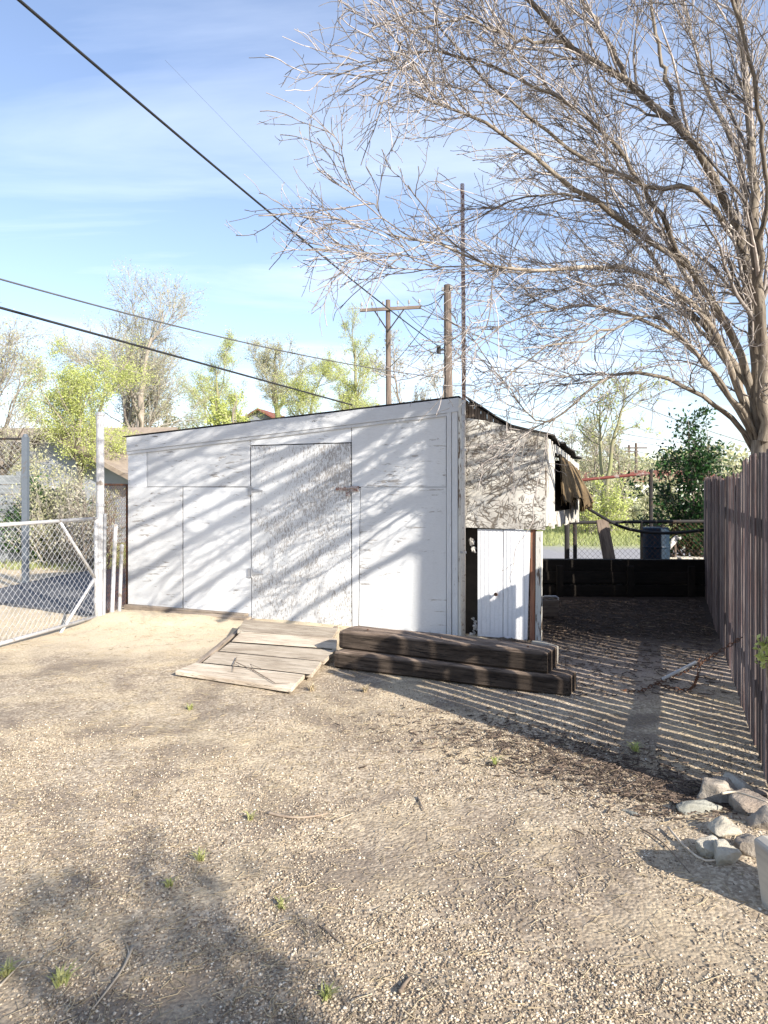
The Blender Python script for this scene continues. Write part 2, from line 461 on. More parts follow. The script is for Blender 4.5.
big = n.noise(a, .55, 5, .6, .3); mid = n.noise(a, 2.6, 5, .65, .4); fine = n.noise(a, 60, 5, .7)
peb = n.vor(a, 62, 'F1', 'Color'); pd = n.vor(a, 62, 'F1', 'Distance')
pebv = n.math('ADD', 0, n.ramp(peb, [(0, 0), (1, 1)]))
tan = n.mix(n.ramp(mid, [(.35, 0), (.65, 1)]), (.56, .46, .315), (.65, .555, .41))
gr = n.mix(n.ramp(pebv, [(.2, 0), (.8, 1)]), (.31, .25, .18), (.62, .525, .395))
patch = n.noise(a, 1.3, 4, .6, .5)
gr = n.mix(n.ramp(patch, [(.46, 0), (.62, .75)]), gr, (.66, .545, .37))
gr = n.mix(n.ramp(n.noise(n.map(a, (1, 1, 1), loc=(7, 3, 0)), 1.7, 5, .65, .6), [(.47, 0), (.62, .75)]), gr, (.21, .17, .135))
gr = n.mix(n.ramp(fine, [(.38, .55), (.55, 0)]), gr, (.14, .11, .085))
# gravel near the camera, pale dirt towards gate and shed
mY = n.math('MULTIPLY_ADD', big, 2.4, n.math('MULTIPLY', Y_, -.50))
mk = n.ramp(n.math('ADD', mY, 3.0), [(.35, 0), (1.0, 1)])
c = n.mix(mk, tan, gr)
c = n.mix(n.ramp(mid, [(.5, 0), (.75, .35)]), c, (.30, .24, .16))
c = n.mix(n.ramp(fine, [(.36, .4), (.5, 0)]), c, (.25, .19, .13))
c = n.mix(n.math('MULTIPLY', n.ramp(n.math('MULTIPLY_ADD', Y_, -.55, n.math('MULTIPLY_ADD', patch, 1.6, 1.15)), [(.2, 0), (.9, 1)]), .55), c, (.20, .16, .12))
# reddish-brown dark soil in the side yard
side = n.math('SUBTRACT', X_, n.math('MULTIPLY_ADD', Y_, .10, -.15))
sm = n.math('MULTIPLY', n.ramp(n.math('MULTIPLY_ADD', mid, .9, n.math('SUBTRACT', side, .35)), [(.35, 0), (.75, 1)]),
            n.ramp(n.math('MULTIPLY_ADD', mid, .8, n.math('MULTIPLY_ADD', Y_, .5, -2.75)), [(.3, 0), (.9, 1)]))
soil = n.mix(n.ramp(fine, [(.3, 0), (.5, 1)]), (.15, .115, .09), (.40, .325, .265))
back_shade = n.ramp(n.math('MULTIPLY_ADD', Y_, .34, -2.15), [(0, 0), (.6, 1)])
soil = n.mix(back_shade, soil, (.045, .033, .027))  # dark soil and the dense shade over it, both in this colour
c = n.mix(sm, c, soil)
# beyond the back wall: grey gravel, then spring grass
bk = n.ramp(n.math('MULTIPLY', n.math('SUBTRACT', Y_, 12.4), .5), [(0, 0), (1, 1)])
gg = n.mix(fine, (.20, .20, .21), (.42, .41, .41))
grassc = n.mix(n.noise(a, 1.5, 5, .7), (.28, .31, .12), (.46, .46, .27))
gm = n.ramp(n.math('MULTIPLY', n.math('MULTIPLY_ADD', big, 4, n.math('SUBTRACT', Y_, 20.5)), .5), [(0, 0), (1, 1)])
rt = n.ramp(X_, [(.0, 0), (1.0, 1)])
c = n.mix(n.math('MULTIPLY', bk, rt), c, gg)
c = n.mix(gm, c, grassc)
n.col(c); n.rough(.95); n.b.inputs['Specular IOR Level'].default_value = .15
hh = n.math('ADD', n.math('MULTIPLY', pd, -1.0), n.math('MULTIPLY', fine, .8))
n.bump(hh, .5, .009)
gnd = linkme('ground', npmesh('ground', V, F), n.m, smooth=True); gnd['kind'] = 'structure'

# loose gravel in front of the camera
def pebbles(nm, N, y0, y1, s0, s1, mat, xr=None, power=1.0, keep=None, flat=.6):
    y = y0+(y1-y0)*rng.random(N)**power
    x = (rng.random(N)*2-1)*(.56*y+.15) if xr is None else rng.uniform(xr[0], xr[1], N)
    if keep is not None:
        k = keep(x, y); x = x[k]; y = y[k]; N = len(x)
    s = (s0+(s1-s0)*rng.random(N)**2.2)
    oc = np.array([(1,0,0),(-1,0,0),(0,1,0),(0,-1,0),(0,0,1),(0,0,-1)], float)
    fc = np.array([(0,2,4),(2,1,4),(1,3,4),(3,0,4),(2,0,5),(1,2,5),(3,1,5),(0,3,5)])
    loc = oc[None]*rng.uniform(.55, 1.25, (N, 6, 1))+rng.normal(size=(N, 6, 3))*.16
    loc[:, :, 2] *= flat
    th = rng.random(N)*6.28; tl = rng.normal(size=N)*.35
    cx, sx = np.cos(th)[:, None], np.sin(th)[:, None]
    X = loc[:, :, 0]*cx-loc[:, :, 1]*sx*.8; Y = loc[:, :, 0]*sx+loc[:, :, 1]*cx*.8; Z = loc[:, :, 2]+X*tl[:, None]*.4
    Vv = np.stack([X, Y, Z], -1)*s[:, None, None]
    Vv += np.stack([x, y, hgt(x, y)+s*flat*.35], -1)[:, None, :]
    Ff = fc[None]+(np.arange(N)*6)[:, None, None]
    o = linkme(nm, npmesh(nm, Vv.reshape(-1, 3), Ff.reshape(-1, 3), None, np.repeat(rng.random(N), 6)), mat)
    o['kind'] = 'stuff'; return o
n = NT('mixed_pebbles'); t = n.attr('tint', 'Fac')
c = n.ramp(t, [(0, (.11, .085, .065)), (.3, (.27, .215, .155)), (.65, (.46, .38, .275)), (.92, (.60, .52, .40)), (1, (.78, .73, .62))])
c = n.mix(n.ramp(n.noise(n.attr(), 300, 2), [(.4, .3), (.6, 0)]), c, (.2, .16, .12))
n.col(c); M['peb'] = n.m
def nearkeep(x, y):
    d = vnoise(x*.9+3, y*.9)+.6*vnoise(x*3, y*3)+.4*vnoise(x*8, y*8)
    p = np.clip(.62-(y-2)*.19+d*2.0, .015, 1)
    p = np.where((x > .35+.11*y) & (y > 4.6), p*.3, p)
    return rng.random(len(x)) < p
g1 = pebbles('loose_gravel', 150000, 2.05, 6.6, .0035, .0095, M['peb'], None, 1.5, nearkeep)
setp(g1, 'loose gravel strewn over the yard in front of the shed', 'gravel')
g2 = pebbles('scattered_gravel', 16000, 4.2, 9.2, .004, .009, M['peb'], None, 1.1, nearkeep)
setp(g2, 'sparser gravel on the pale dirt towards the shed and gate', 'gravel')

# straw and twiglets littering the dirt
def litter(nm, N, fn, l0, l1, w, mat, lift=.004):
    x, y = fn(N); N = len(x)
    L = rng.uniform(l0, l1, N); th = rng.random(N)*6.28; d = np.stack([np.cos(th), np.sin(th)], -1)
    z = hgt(x, y)+lift; P3 = np.zeros((N, 3, 3))
    bend = rng.normal(size=(N, 2))*L[:, None]*.12
    for k, q in enumerate((-.5, 0, .5)):
        P3[:, k, 0] = x+d[:, 0]*L*q+(bend[:, 0] if k == 1 else 0); P3[:, k, 1] = y+d[:, 1]*L*q+(bend[:, 1] if k == 1 else 0)
        P3[:, k, 2] = hgt(P3[:, k, 0], P3[:, k, 1])+lift+np.abs(rng.normal(size=N))*L*.06
    r = np.full((N, 3), w)*rng.uniform(.6, 1.5, (N, 1))
    v, f, g, t = tubes(P3, r, 3, rng)
    o = linkme(nm, npmesh(nm, v, f, g, t), mat); o['kind'] = 'stuff'; return o
def wedge(y0, y1, pw=1.2):
    def f(N):
        y = y0+(y1-y0)*rng.random(N)**pw; x = (rng.random(N)*2-1)*(.55*y+.1)
        k = vnoise(x*1.6, y*1.6+7)+rng.random(N)*.9 > .35
        return x[k], y[k]
    return f
o = litter('straw_litter', 9000, wedge(2.1, 8.8), .02, .09, .0011, M['straw'])
setp(o, 'dry straw and bits of grass scattered over the dirt yard', 'straw')
def sideyard(N):
    y = 10.4-4.8*rng.random(N)**1.5; x = rng.uniform(.9, 4.4, N)
    k = (x < .46+.383*y) & (x > .35+.11*y+.3*vnoise(x*2, y*2)); return x[k], y[k]
o = litter('side_yard_litter', 5500, sideyard, .02, .11, .0028, M['chips'], .006)
setp(o, 'dark leaves and twigs carpeting the shaded side yard', 'leaf litter')
def mulch(N):  # litter band drawn out leftwards to darken the ground like soft shade
    q = rng.random(N)**1.6; wd = .14+.10*q
    y = 3.75+1.25*q+rng.normal(size=N)*wd; x = 1.62-1.15*q+rng.normal(size=N)*wd*1.5
    return x, y
o = litter('bark_mulch_shade', 2300, mulch, .012, .065, .003, M['chips'], .008)
setp(o, 'dark bark and twig litter around the pile of stones, drawn out to mimic soft shade', 'bark litter')
def heap(N):
    y = rng.normal(8.75, .35, N); x = rng.normal(-2.45, .6, N); k = y < 9.3-.427*(x+2.1); return x[k], y[k]

#SHED
# ------------------------------------------------------------------ shed
A = Vector((-3.392, 9.79, 0)); B = Vector((.8, 8.0, 0)); ub = (B-A).normalized()
SL = (B-A).length; ang = math.atan2(ub.y, ub.x); db = Vector((-ub.y, ub.x, 0))
shed = thing('shed', 'white painted plywood shed with flaking door and strand-board lean-to on its right end', 'shed', A, ang)
def FP(px, py, y0=0.0):
    """pixel -> (x, z) in the shed's own frame on the plane y=y0"""
    d = Vector(((px-384)/FPX, 1, -(py-HZ)/FPX)); C0 = Vector((0, 0, CH))
    t = ((A+db*y0)-C0).dot(db)/d.dot(db); q = C0+d*t-A
    return q.dot(ub), q.z
LX = lambda px, y0=0.0: FP(px, 500, y0)[0]
def panel(poly, y0, th, mat, name, label=None, swap=False, tint=None, bevel=.002, parent=shed):
    """poly of pixels on plane y0 (front face), thickness th into the shed"""
    m = MB(); pts = [FP(px, py, y0) for px, py in poly]
    m.prism(pts, (0, y0, 0), (1, 0, 0), (0, 0, 1), (0, th, 0), tint, swap)
    return m.build(name, mat, parent, label, bevel=bevel)
topL = FP(126.5, 437, 0)[1]; topR = FP(458, 397, 0)[1]
DEP = 3.2
# carcass behind the sheets: side, back and roof
m = MB()
m.prism([(.03, .0), (SL-.03, .0), (SL-.03, topR-.06), (.03, topL-.06)], (0, .03, 0), (1, 0, 0), (0, 0, 1), (0, .03, 0))
m.build('inner_frame', M['black'], shed)
m = MB()
m.prism([(.02, -.02), (DEP, -.02), (DEP, topL-.45), (.02, topL-.04)], (0, 0, 0), (0, 1, 0), (0, 0, 1), (.02, 0, 0))
m.prism([(.02, -.02), (DEP, -.02), (DEP, topR-.5), (.02, topR-.04)], (SL-.02, 0, 0), (0, 1, 0), (0, 0, 1), (.02, 0, 0))
m.prism([(.0, -.02), (SL, -.02), (SL, topR-.5), (0, topL-.45)], (0, DEP, 0), (1, 0, 0), (0, 0, 1), (0, .02, 0))
m.build('wall', M['trim'], shed)
m = MB()
for zo, y0, y1 in ((0, -.024, DEP+.1),):
    a0 = Vector((-.06, y0, topL+.004)); a1 = Vector((SL+.02, y0, topR+.004)); b1 = Vector((SL+.02, y1, topR-.45)); bb = Vector((-.06, y1, topL-.40))
    t = Vector((0, 0, .007)); V8 = [a0, a1, b1, bb, a0+t, a1+t, b1+t, bb+t]
    m.add(V8, [(0,3,2,1),(4,5,6,7),(0,1,5,4),(1,2,6,5),(2,3,7,6),(3,0,4,7)])
m.build('roof', M['tar'], shed)
# sheets of plywood
panel([(128, 440), (146.5, 440), (146.5, 487), (128, 487)], -.006, .03, M['ply'], 'wall_sheet')
panel([(147.2, 440), (250, 440), (250, 486.6), (147.2, 486.6)], -.006, .03, M['ply'], 'wall_sheet')
panel([(128, 487.1), (182, 487.1), (182.2, 611.5), (128, 607)], -.008, .03, M['ply'], 'wall_sheet', 'plywood sheet at the far left with horizontal flaking')
panel([(183.2, 487.2), (250, 487.4), (251.2, 617), (183.4, 612)], -.008, .03, M['ply'], 'wall_sheet')
panel([(250.4, 420), (351, 414), (351, 442.2), (250.4, 445.2)], -.006, .03, M['ply'], 'wall_sheet')
panel([(351.8, 410), (446, 400), (446, 486.8), (351.8, 486.8)], -.006, .03, M['ply'], 'wall_sheet')
panel([(360.6, 487.2), (446.3, 487.2), (446, 640), (358.8, 632)], -.008, .03, M['ply'], 'wall_sheet', 'plywood sheet right of the door')
panel([(351.6, 488), (360, 488), (357.6, 631), (352.4, 630)], -.012, .03, M['trim'], 'door_jamb', swap=True)
door = panel([(250.9, 446.2), (350.4, 443.2), (351.0, 628.5), (251.8, 619.5)], -.014, .03, M['door'], 'door', 'plywood door with heavily flaking white paint')
for py in (490.5, 573):
    x, z = FP(252, py, -.02); m = MB()
    m.box((x-.035, -.018, z), (.05, .012, .11)); 
    m.prism([(x, z-.022), (x+.15, z-.008), (x+.15, z+.008), (x, z+.022)], (0, -.016, 0), (1, 0, 0), (0, 0, 1), (0, -.008, 0))
    m.tube([(x-.003, -.026, z-.05), (x-.003, -.026, z+.05)], .008)
    m.build('hinge', M['galv'], door)
x, z = FP(349, 489, -.02); m = MB()
m.box((x-.09, -.024, z), (.15, .010, .035)); m.box((x+.075, -.022, z+.004), (.10, .014, .06))
m.tube([(x-.1, -.032, z+.012), (x+.1, -.032, z+.012)], .008)
m.tube([(x-.02, -.035, z), (x-.03, -.05, z-.02), (x-.0, -.055, z-.045), (x+.02, -.04, z-.02), (x+.018, -.035, z+.005)], .004, 6)
m.box((x+.0, -.05, z-.06), (.045, .018, .04))
m.build('latch', M['mast'], door)
# fascia and corner trim
m = MB(); pf = [FP(126.3, 437.4, -.03), FP(458.5, 397.6, -.03), FP(458.5, 411.5, -.03), FP(126.3, 451.5, -.03)]
m.prism(pf, (0, -.03, 0), (1, 0, 0), (0, 0, 1), (0, .028, 0)); m.build('fascia', M['fascia'], shed, bevel=.003)
m = MB(); pf = [FP(127, 451.8, -.022), FP(447, 413.2, -.022), FP(447, 416.0, -.022), FP(127, 454.6, -.022)]
m.prism(pf, (0, -.022, 0), (1, 0, 0), (0, 0, 1), (0, .014, 0)); m.build('fascia_lip', M['fascia'], shed)
panel([(446.6, 411.8), (451.2, 411.8), (451.2, 645), (446.6, 644)], -.026, .04, M['trim'], 'corner_trim', swap=True)
panel([(451.8, 411.8), (457.6, 411.8), (457.8, 645), (452.2, 644)], -.020, .04, M['trim'], 'corner_trim', swap=True)
panel([(458.2, 398), (464.5, 399), (463.6, 640), (458.4, 640)], -.028, .05, M['oldtrim'], 'corner_trim', 'dirty cream corner board', swap=True)
# lean-to on the right end
osb_p = panel([(464.6, 417.5), (487, 421), (510, 426.6), (528, 431), (545, 433.6), (545, 530), (464.6, 527.5)], -.012, .018, M['osb'], 'strand_board_panel', 'swollen strand-board panel')
m = MB()
N_ = 15; x0, z0 = FP(465.2, 399, 0); x1, z1 = FP(512, 429, 0); zb0 = FP(465.2, 419, 0)[1]; zb1 = FP(512, 430, 0)[1]
for i in range(N_):
    a = i/N_; b = (i+.86)/N_
    zt = lambda q: z0+(z1-z0)*q-.004
    zb = lambda q: zb0+(zb1-zb0)*q-.02
    m.prism([(x0+(x1-x0)*a, zb(a)), (x0+(x1-x0)*b, zb(b)), (x0+(x1-x0)*b, zt(b)), (x0+(x1-x0)*a, zt(a))], (0, .012+.006*(i % 2), 0), (1, 0, 0), (0, 0, 1), (0, .015, 0), None, True)
m.build('gable_boards', M['darkboard'], shed)
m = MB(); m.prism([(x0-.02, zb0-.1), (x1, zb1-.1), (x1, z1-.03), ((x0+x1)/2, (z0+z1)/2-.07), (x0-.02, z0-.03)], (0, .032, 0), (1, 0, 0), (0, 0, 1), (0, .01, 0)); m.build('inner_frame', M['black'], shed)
# lean-to roof: curved section swept back
EX, EZ = FP(546, 433, 0); EXD = 2.24
prof = [FP(464.8, 396.6, -.03), FP(480, 406, -.03), FP(497, 417.5, -.03), FP(512, 426, -.03), FP(528, 430, -.03), FP(549.5, 433, -.03)]
m = MB(); nseg = 10; V = []; 
for k in range(nseg+1):
    q = k/nseg; y = -.04+q*(EXD+.08); dz = -.20*q**1.0-.012*math.sin(q*9)
    for i, (x, z) in enumerate(prof):
        e = .012*math.sin(k*2.3+i)*(i == len(prof)-1)
        V.append((x+e, y, z+dz*(1.5-.55*i/(len(prof)-1))+e))
np_ = len(prof); top = [(v[0], v[1], v[2]+.016) for v in V]; nV = len(V); F = []
for k in range(nseg):
    for i in range(np_-1):
        a = k*np_+i; F.append((a, a+np_, a+np_+1, a+1)); F.append((nV+a, nV+a+1, nV+a+np_+1, nV+a+np_))
for k in range(nseg):
    for i in (0, np_-1):
        a = k*np_+i; F.append((a, a+np_, nV+a+np_, nV+a))
for i in range(np_-1):
    for k in (0, nseg):
        a = k*np_+i; F.append((a, a+1, nV+a+1, nV+a))
m.add(V+top, F); m.build('lean_to_roof', M['tar'], shed, 'sagging black felt roof of the lean-to')
# right side wall of lean-to with ragged board ends and an opening
m = MB(); mw = MB(); XS = EX-.004; nb = 19; w = EXD/nb
for i in range(nb):
    y0 = i*w; q = (y0+w/2)/EXD; zt = EZ-.20*q-.06; zb = 1.17+.015*math.sin(i*1.7)+random.uniform(-.02, .015)
    if i < 3:
        mw.box((XS, y0+w/2-.012*(i == 0), (zt+zb)/2+.02), (.022, w*.97, zt-zb)); continue
    if 4 <= i <= 12: # opening
        m.box((XS, y0+w/2, (zb+1.33)/2), (.02, w*.93, 1.33-zb)); m.box((XS, y0+w/2, zt-.03), (.02, w*.93, .09)); continue
    m.box((XS+random.uniform(-.004, .004), y0+w/2, (zt+zb)/2), (.02, w*.93, zt-zb))
mw.build('corner_boards', M['oldtrim'], shed, 'white painted corner boards of the lean-to')
m.build('side_boards', M['oldtrim'], shed, 'ragged grey boards on the side of the lean-to')
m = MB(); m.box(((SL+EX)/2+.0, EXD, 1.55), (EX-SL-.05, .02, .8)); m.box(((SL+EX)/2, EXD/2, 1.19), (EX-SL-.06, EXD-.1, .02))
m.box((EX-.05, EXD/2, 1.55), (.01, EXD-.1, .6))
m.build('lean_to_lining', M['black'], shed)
# frayed matting hung over the opening, bulging outwards
m = MB(); V = []; F = []; nu, nv = 34, 16
for j in range(nv+1):
    for i in range(nu+1):
        u = i/nu; v = j/nv
        bul = .22*math.sin(math.pi*min(1, u*1.1+.0))*(v**.8)*(.35+.65*math.sin(math.pi*u))+.05*v
        y = .62+u*1.50+.03*math.sin(v*5+i); z = 1.97-.16*u-v*(.50+.03*math.sin(i*2.1)+.04*math.sin(i*.7))
        V.append((EX+.03+bul+.012*math.sin(i*2.4), y, z))
for j in range(nv):
    for i in range(nu): a = j*(nu+1)+i; F.append((a, a+1, a+nu+2, a+nu+1))
nV = len(V); V2 = [(x-.014, y, z) for x, y, z in V]; F2 = [tuple(reversed([q+nV for q in f])) for f in F]
m.add(V+V2, F+F2, [(z, y, x) for x, y, z in V+V2])
for i in range(90):
    u = random.random(); y = .62+u*1.5; z = 1.97-.16*u-.46; x = EX+.05+.22*math.sin(math.pi*min(1, u*1.1))*(.35+.65*math.sin(math.pi*u))
    m.tube([(x, y, z), (x+random.uniform(-.02, .03), y+random.uniform(-.03, .03), z-random.uniform(.03, .12))], [.006, .002], 4)
m.build('hanging_matting', M['thatch'], shed, 'frayed brown matting hanging over the side opening', smooth=True)
# closet under the lean-to
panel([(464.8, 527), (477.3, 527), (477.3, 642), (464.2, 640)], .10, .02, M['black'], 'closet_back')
bf = panel([(477.6, 529), (503.0, 529.5), (502.6, 645), (477.6, 643)], .02, .025, M['bifold'], 'closet_door', 'left leaf of the white grooved closet door')
bg = panel([(503.6, 529.5), (530.2, 530), (527.0, 648), (503.2, 645)], .014, .025, M['bifold'], 'closet_door', 'right leaf of the white grooved closet door')
for leaf, (pa, pb), yy in ((bf, (477.6, 503), .02), (bg, (504, 529), .014)):
    m = MB()
    for k in range(1, 6):
        xx = LX(pa+(pb-pa)*k/6, yy); zt = FP(490, 530, 0)[1]; zb = .03
        m.box((xx-.006, yy-.0005, (zt+zb)/2), (.016, .005, zt-zb))
    m.build('batten', M['bifold'], leaf)
x, z = FP(496.5, 594, .014); m = MB()
m.tube([(x, .012, z), (x, -.008, z), (x, -.014, z), (x, -.032, z)], [.008, .008, .02, .017], 12); m.build('knob', M['rust'], bf)
panel([(530.6, 528), (535.4, 528), (534.6, 650), (529.6, 650)], .02, .08, M['rustwood'], 'post', 'red-brown post beside the closet door', swap=True)
panel([(535.8, 531.5), (541.3, 531.5), (541.0, 652), (535.2, 650)], .0, .08, M['oldtrim'], 'post', 'grey-white post at the lean-to corner', swap=True)
for ye in ():
    m = MB(); m.box((EX-.12, ye, .58), (.07, .07, 1.17)); m.box((SL+.1, ye, .58), (.07, .07, 1.17)); m.build('back_post', M['darkboard'], shed)
for (px, py, s) in ((471, 541, .06), (474.5, 550, .05), (475, 627, .05), (472.5, 634, .045), (473.5, 621, .03)):
    m = MB(); x, z = FP(px, py, .05)
    for k in range(5):
        a = random.uniform(0, 3)
        m.box((x+random.uniform(-.02, .02), .05+random.uniform(-.01, .02), z+random.uniform(-.03, .03)), (s*.8, .015, s*.5), Euler((random.uniform(-1, 1), a, random.uniform(-.6, .6))), jit=.008)
    m.build('torn_lining', M['rag'], shed, 'scrap of torn white lining in the dark gap', bevel=.004)
# lower seam lines: trim strip at base
m = MB()
for pa, pb, zz in ((129, 249, .0),):
    x0_, _ = FP(pa, 600); x1_, _ = FP(pb, 600)
m.box(((x0_+x1_)/2, -.05, .028), (x1_-x0_, .10, .06)); m.box(((x0_+x1_)/2+.45, -.17, .016), ((x1_-x0_)*.62, .13, .04), Euler((0, 0, .03)))
sl = thing('sill_board', 'long grey boards lying along the foot of the shed left of the ramp', 'board', A, ang)
m.build('plank', M['sill'], sl, bevel=.004)

# mast on the corner
mb_ = G(463, 640); mp = thing('mast_pole', 'tall thin rusty pipe mast rising from the front right corner of the shed', 'mast pole', (P(463.4, 500, 7.93).x, 7.93, 0))
m = MB(); m.tube([(.004, 0, 2.52), (0, 0, 3.6), (-.012, 0, P(463, 184, 7.93).z)], .0225, 10); m.build('pipe', M['mast'], mp, smooth=True)
m = MB(); m.tube([(0, 0, -.05), (0, 0, 1.2), (.004, 0, 2.53)], .0235, 10); m.build('lower_pipe', M['mastlow'], mp, 'cream painted lower length of the mast', smooth=True)
for z in (.9, 2.0): m = MB(); m.box((0, .01, z), (.062, .062, .02)); m.build('pipe_clamp', M['galv'], mp)

# ramp
rp = thing('wooden_ramp', 'low ramp of bleached boards leading up to the shed door', 'ramp', G(262, 655))
Ls = [(247.5, 618.5), (240, 631), (229, 641.5), (217, 651), (202.5, 662.5), (180, 671.5), (192, 682)]
Rs = [(342, 627.5), (335, 638.5), (334, 649), (322, 661), (311.5, 674.5), (297, 689.5), (286, 694)]
zs = [.135, .12, .105, .085, .06, .035, .012]
for k in range(5):
    a = G(*Ls[k], zs[k]); b = G(*Rs[k], zs[k]); c = G(*Rs[k+1], zs[k+1]); d = G(*Ls[k+1], zs[k+1])
    sh = .045; jz = Vector((0, 0, random.uniform(-.006, .006)))
    a, b, c, d = a+jz, b+jz, c+jz*.6, d+jz*.4
    a, d = a+(d-a)*sh, d+(a-d)*sh; b, c = b+(c-b)*sh, c+(b-c)*sh
    e = Vector((random.uniform(-.05, .04), 0, 0)); t = Vector((0, 0, -.035))
    m = MB(); V = [a+e, b+e, c+e, d+e]; x = (b-a).normalized(); y = Vector((-x.y, x.x, 0))
    V8 = V+[v+t for v in V]; off = Vector((k*1.7, k*.9, 0))
    g = [Vector(((v-a).dot(x), (v-a).dot(y), 0))+off for v in V]
    m.add(V8, [(0,1,2,3),(4,7,6,5),(0,4,5,1),(1,5,6,2),(2,6,7,3),(3,7,4,0)], g+[q+Vector((0, 0, .035)) for q in g])
    m.build('plank', M['rampwood'], rp, world=True, bevel=.004)
for k in range(1, 5):
    m = MB(); a = G(*Ls[k], zs[k])+Vector((.02, 0, -.004)); b = G(*Rs[k], zs[k])+Vector((-.02, 0, -.004)); m.beam(a, b, .022, .006); m.build('joint_shade', M['black'], rp, world=True)  # dark strips in the plank joints, standing in for shaded gaps
m = MB()
for q in (.06, .94):
    p0 = G(*Ls[0], .09).lerp(G(*Rs[0], .09), q); p1 = G(*Ls[5], .01).lerp(G(*Rs[5], .01), q); p0.z = .065; p1.z = -.02
    m.beam(p0, p1, .04, .07)
m.build('bearer', M['sill'], rp, world=True)
# little debris lying across the ramp
tw = thing('twig', 'thin crooked twig lying across the middle boards of the ramp', 'twig', G(236, 664, .07))
m = MB()
def along(pix, z, r, m):
    m.tube([G(a, b, zz) for (a, b), zz in zip(pix, z)], r, 5)
along([(237, 657), (234, 664), (233, 671)], (.09, .08, .065), [.004, .004, .002], m)
along([(236, 662), (255, 671), (275, 683), (290, 683)], (.085, .07, .055, .06), [.004, .005, .004, .002], m)
along([(255, 671), (250, 664), (262, 669)], (.07, .085, .075), [.003, .003, .002], m)
m.build('stem', M['stick'], tw, world=True)

# timbers
def timber(a, b, w, h, label, seed):
    random.seed(seed); a, b = Vector(a), Vector(b); c = (a+b)/2; an = math.atan2(b.y-a.y, b.x-a.x); L = (b-a).length
    me = []; V = []; F = []; nx_, k = 44, 6; ring = []
    o = thing('railway_sleeper', label, 'timber', (c.x, c.y, a.z), an, 'old timbers stacked as a step by the shed')
    secs = [(-.42, 0), (-.5, .12), (-.5, .5), (-.5, .86), (-.43, 1.0), (.0, 1.0), (.43, 1.0), (.5, .86), (.5, .12), (.42, 0)]
    lit_tint = []
    for i in range(nx_+1):
        x = -L/2+L*i/nx_; e = .008*(i in (0, nx_))
        for j, (u, v) in enumerate(secs):
            f = .0025*math.sin(i*.21+j*2+seed)+random.uniform(-.0012, .0012)
            V.append((x, u*(w-2*e)+f, max(.0, v*h-e*(v > .5)+f*(v > .8)))); lit_tint.append(1.0 if v >= 1 else .12)  # tint paints sunlit, bleached tops lighter and shaded sides darker
    ns = len(secs)
    for i in range(nx_):
        for j in range(ns):
            j2 = (j+1) % ns; F.append((i*ns+j, i*ns+j2, (i+1)*ns+j2, (i+1)*ns+j))
    F += [tuple(range(ns)), tuple(range(nx_*ns, nx_*ns+ns))]
    m = MB(); m.add(V, F); m.T = lit_tint; m.build('timber', M['sleeper'], o, bevel=0)
    for q in (.12, .5, .9):
        m = MB(); m.tube([(-L/2+L*q, -.02, h-.01), (-L/2+L*q, -.02, h+.008)], .009, 8); m.build('spike', M['rust'], o)
    return o
f0 = G(334, 668); f1 = G(569, 697.5); dn = Vector((-(f1-f0).y, (f1-f0).x, 0)).normalized()
w1 = .27
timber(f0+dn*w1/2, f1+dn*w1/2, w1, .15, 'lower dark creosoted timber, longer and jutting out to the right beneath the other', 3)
g0 = G(337, 649.5, .152); g1 = G(546, 675.5, .152)
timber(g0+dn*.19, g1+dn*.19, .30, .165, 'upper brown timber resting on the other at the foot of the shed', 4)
timber_sup = MB()
random.seed(11)

# concrete blocks near the timbers
def blockthing(name, label, c, size, rz, mat, cat='block', holes=False):
    o = thing(name, label, cat, c, rz); m = MB()
    sx, sy, sz = size
    m.box((0, 0, sz/2), size, jit=.006); m.build('block', mat, o, bevel=.008)
    if holes:
        m = MB()
        for q in (-.25, .25): m.box((sx*q, 0, sz+.001), (sx*.3, sy*.5, .004))
        m.build('hollow_core', M['black'], o)
    return o
e = G(548, 667); blockthing('concrete_block', 'pale concrete block tucked behind the right end of the upper timber', (e.x+.02, e.y+.22, 0), (.1, .3, .17), .35, M['conc'])
e = G(552, 617); blockthing('cinder_block', 'dark cinder block in the shade behind the lean-to post', (e.x-.05, e.y+.1, 0), (.24, .2, .2), .2, M['darkboard'], holes=True)
hp = G(548, 606); o = thing('bent_pipe', 'bent grey pipe hoop sticking up beside the dark cinder block', 'pipe', (hp.x, hp.y, 0))
m = MB(); zt = P(0, 596.5, hp.y).z; r = P(543, 0, hp.y).x-hp.x; r2 = P(558, 0, hp.y).x-hp.x
m.tube([(r, .1, 0), (r, .05, zt*.8), (r+.02, .0, zt), (r2-.03, 0, zt), (r2, .0, zt*.85), (r2, 0, -.02)], .014, 8); m.build('pipe', M['galv'], o, smooth=True)

#GATE
# ------------------------------------------------------------------ left gate, posts
def chainlink(m, o, ex, W, H, d=.062, r=.0016, wav=.004, tint=.5):
    """diamond mesh in the vertical plane o + ex*u + z, clipped to W x H"""
    o, ex = Vector(o), Vector(ex); nrm = Vector((-ex.y, ex.x, 0))
    for sgn in (1, -1):
        k = -H
        c0 = 0
        cs = np.arange(-H, W+H, d*1.0)
        for c in cs:
            # line u = c + sgn*z
            pts = []
            z0, z1 = 0.0, H
            if sgn > 0: z0 = max(0, -c); z1 = min(H, W-c)
            else: z0 = max(0, c-W); z1 = min(H, c)
            if z1-z0 < .01: continue
            nn = max(2, int((z1-z0)/(d/2))+1)
            for i in range(nn):
                z = z0+(z1-z0)*i/(nn-1); u = c+sgn*z
                pts.append(o+ex*u+Vector((0, 0, z))+nrm*(wav*(1 if i % 2 else -1)*sgn))
            m.tube(pts, r, 3, False, tint)
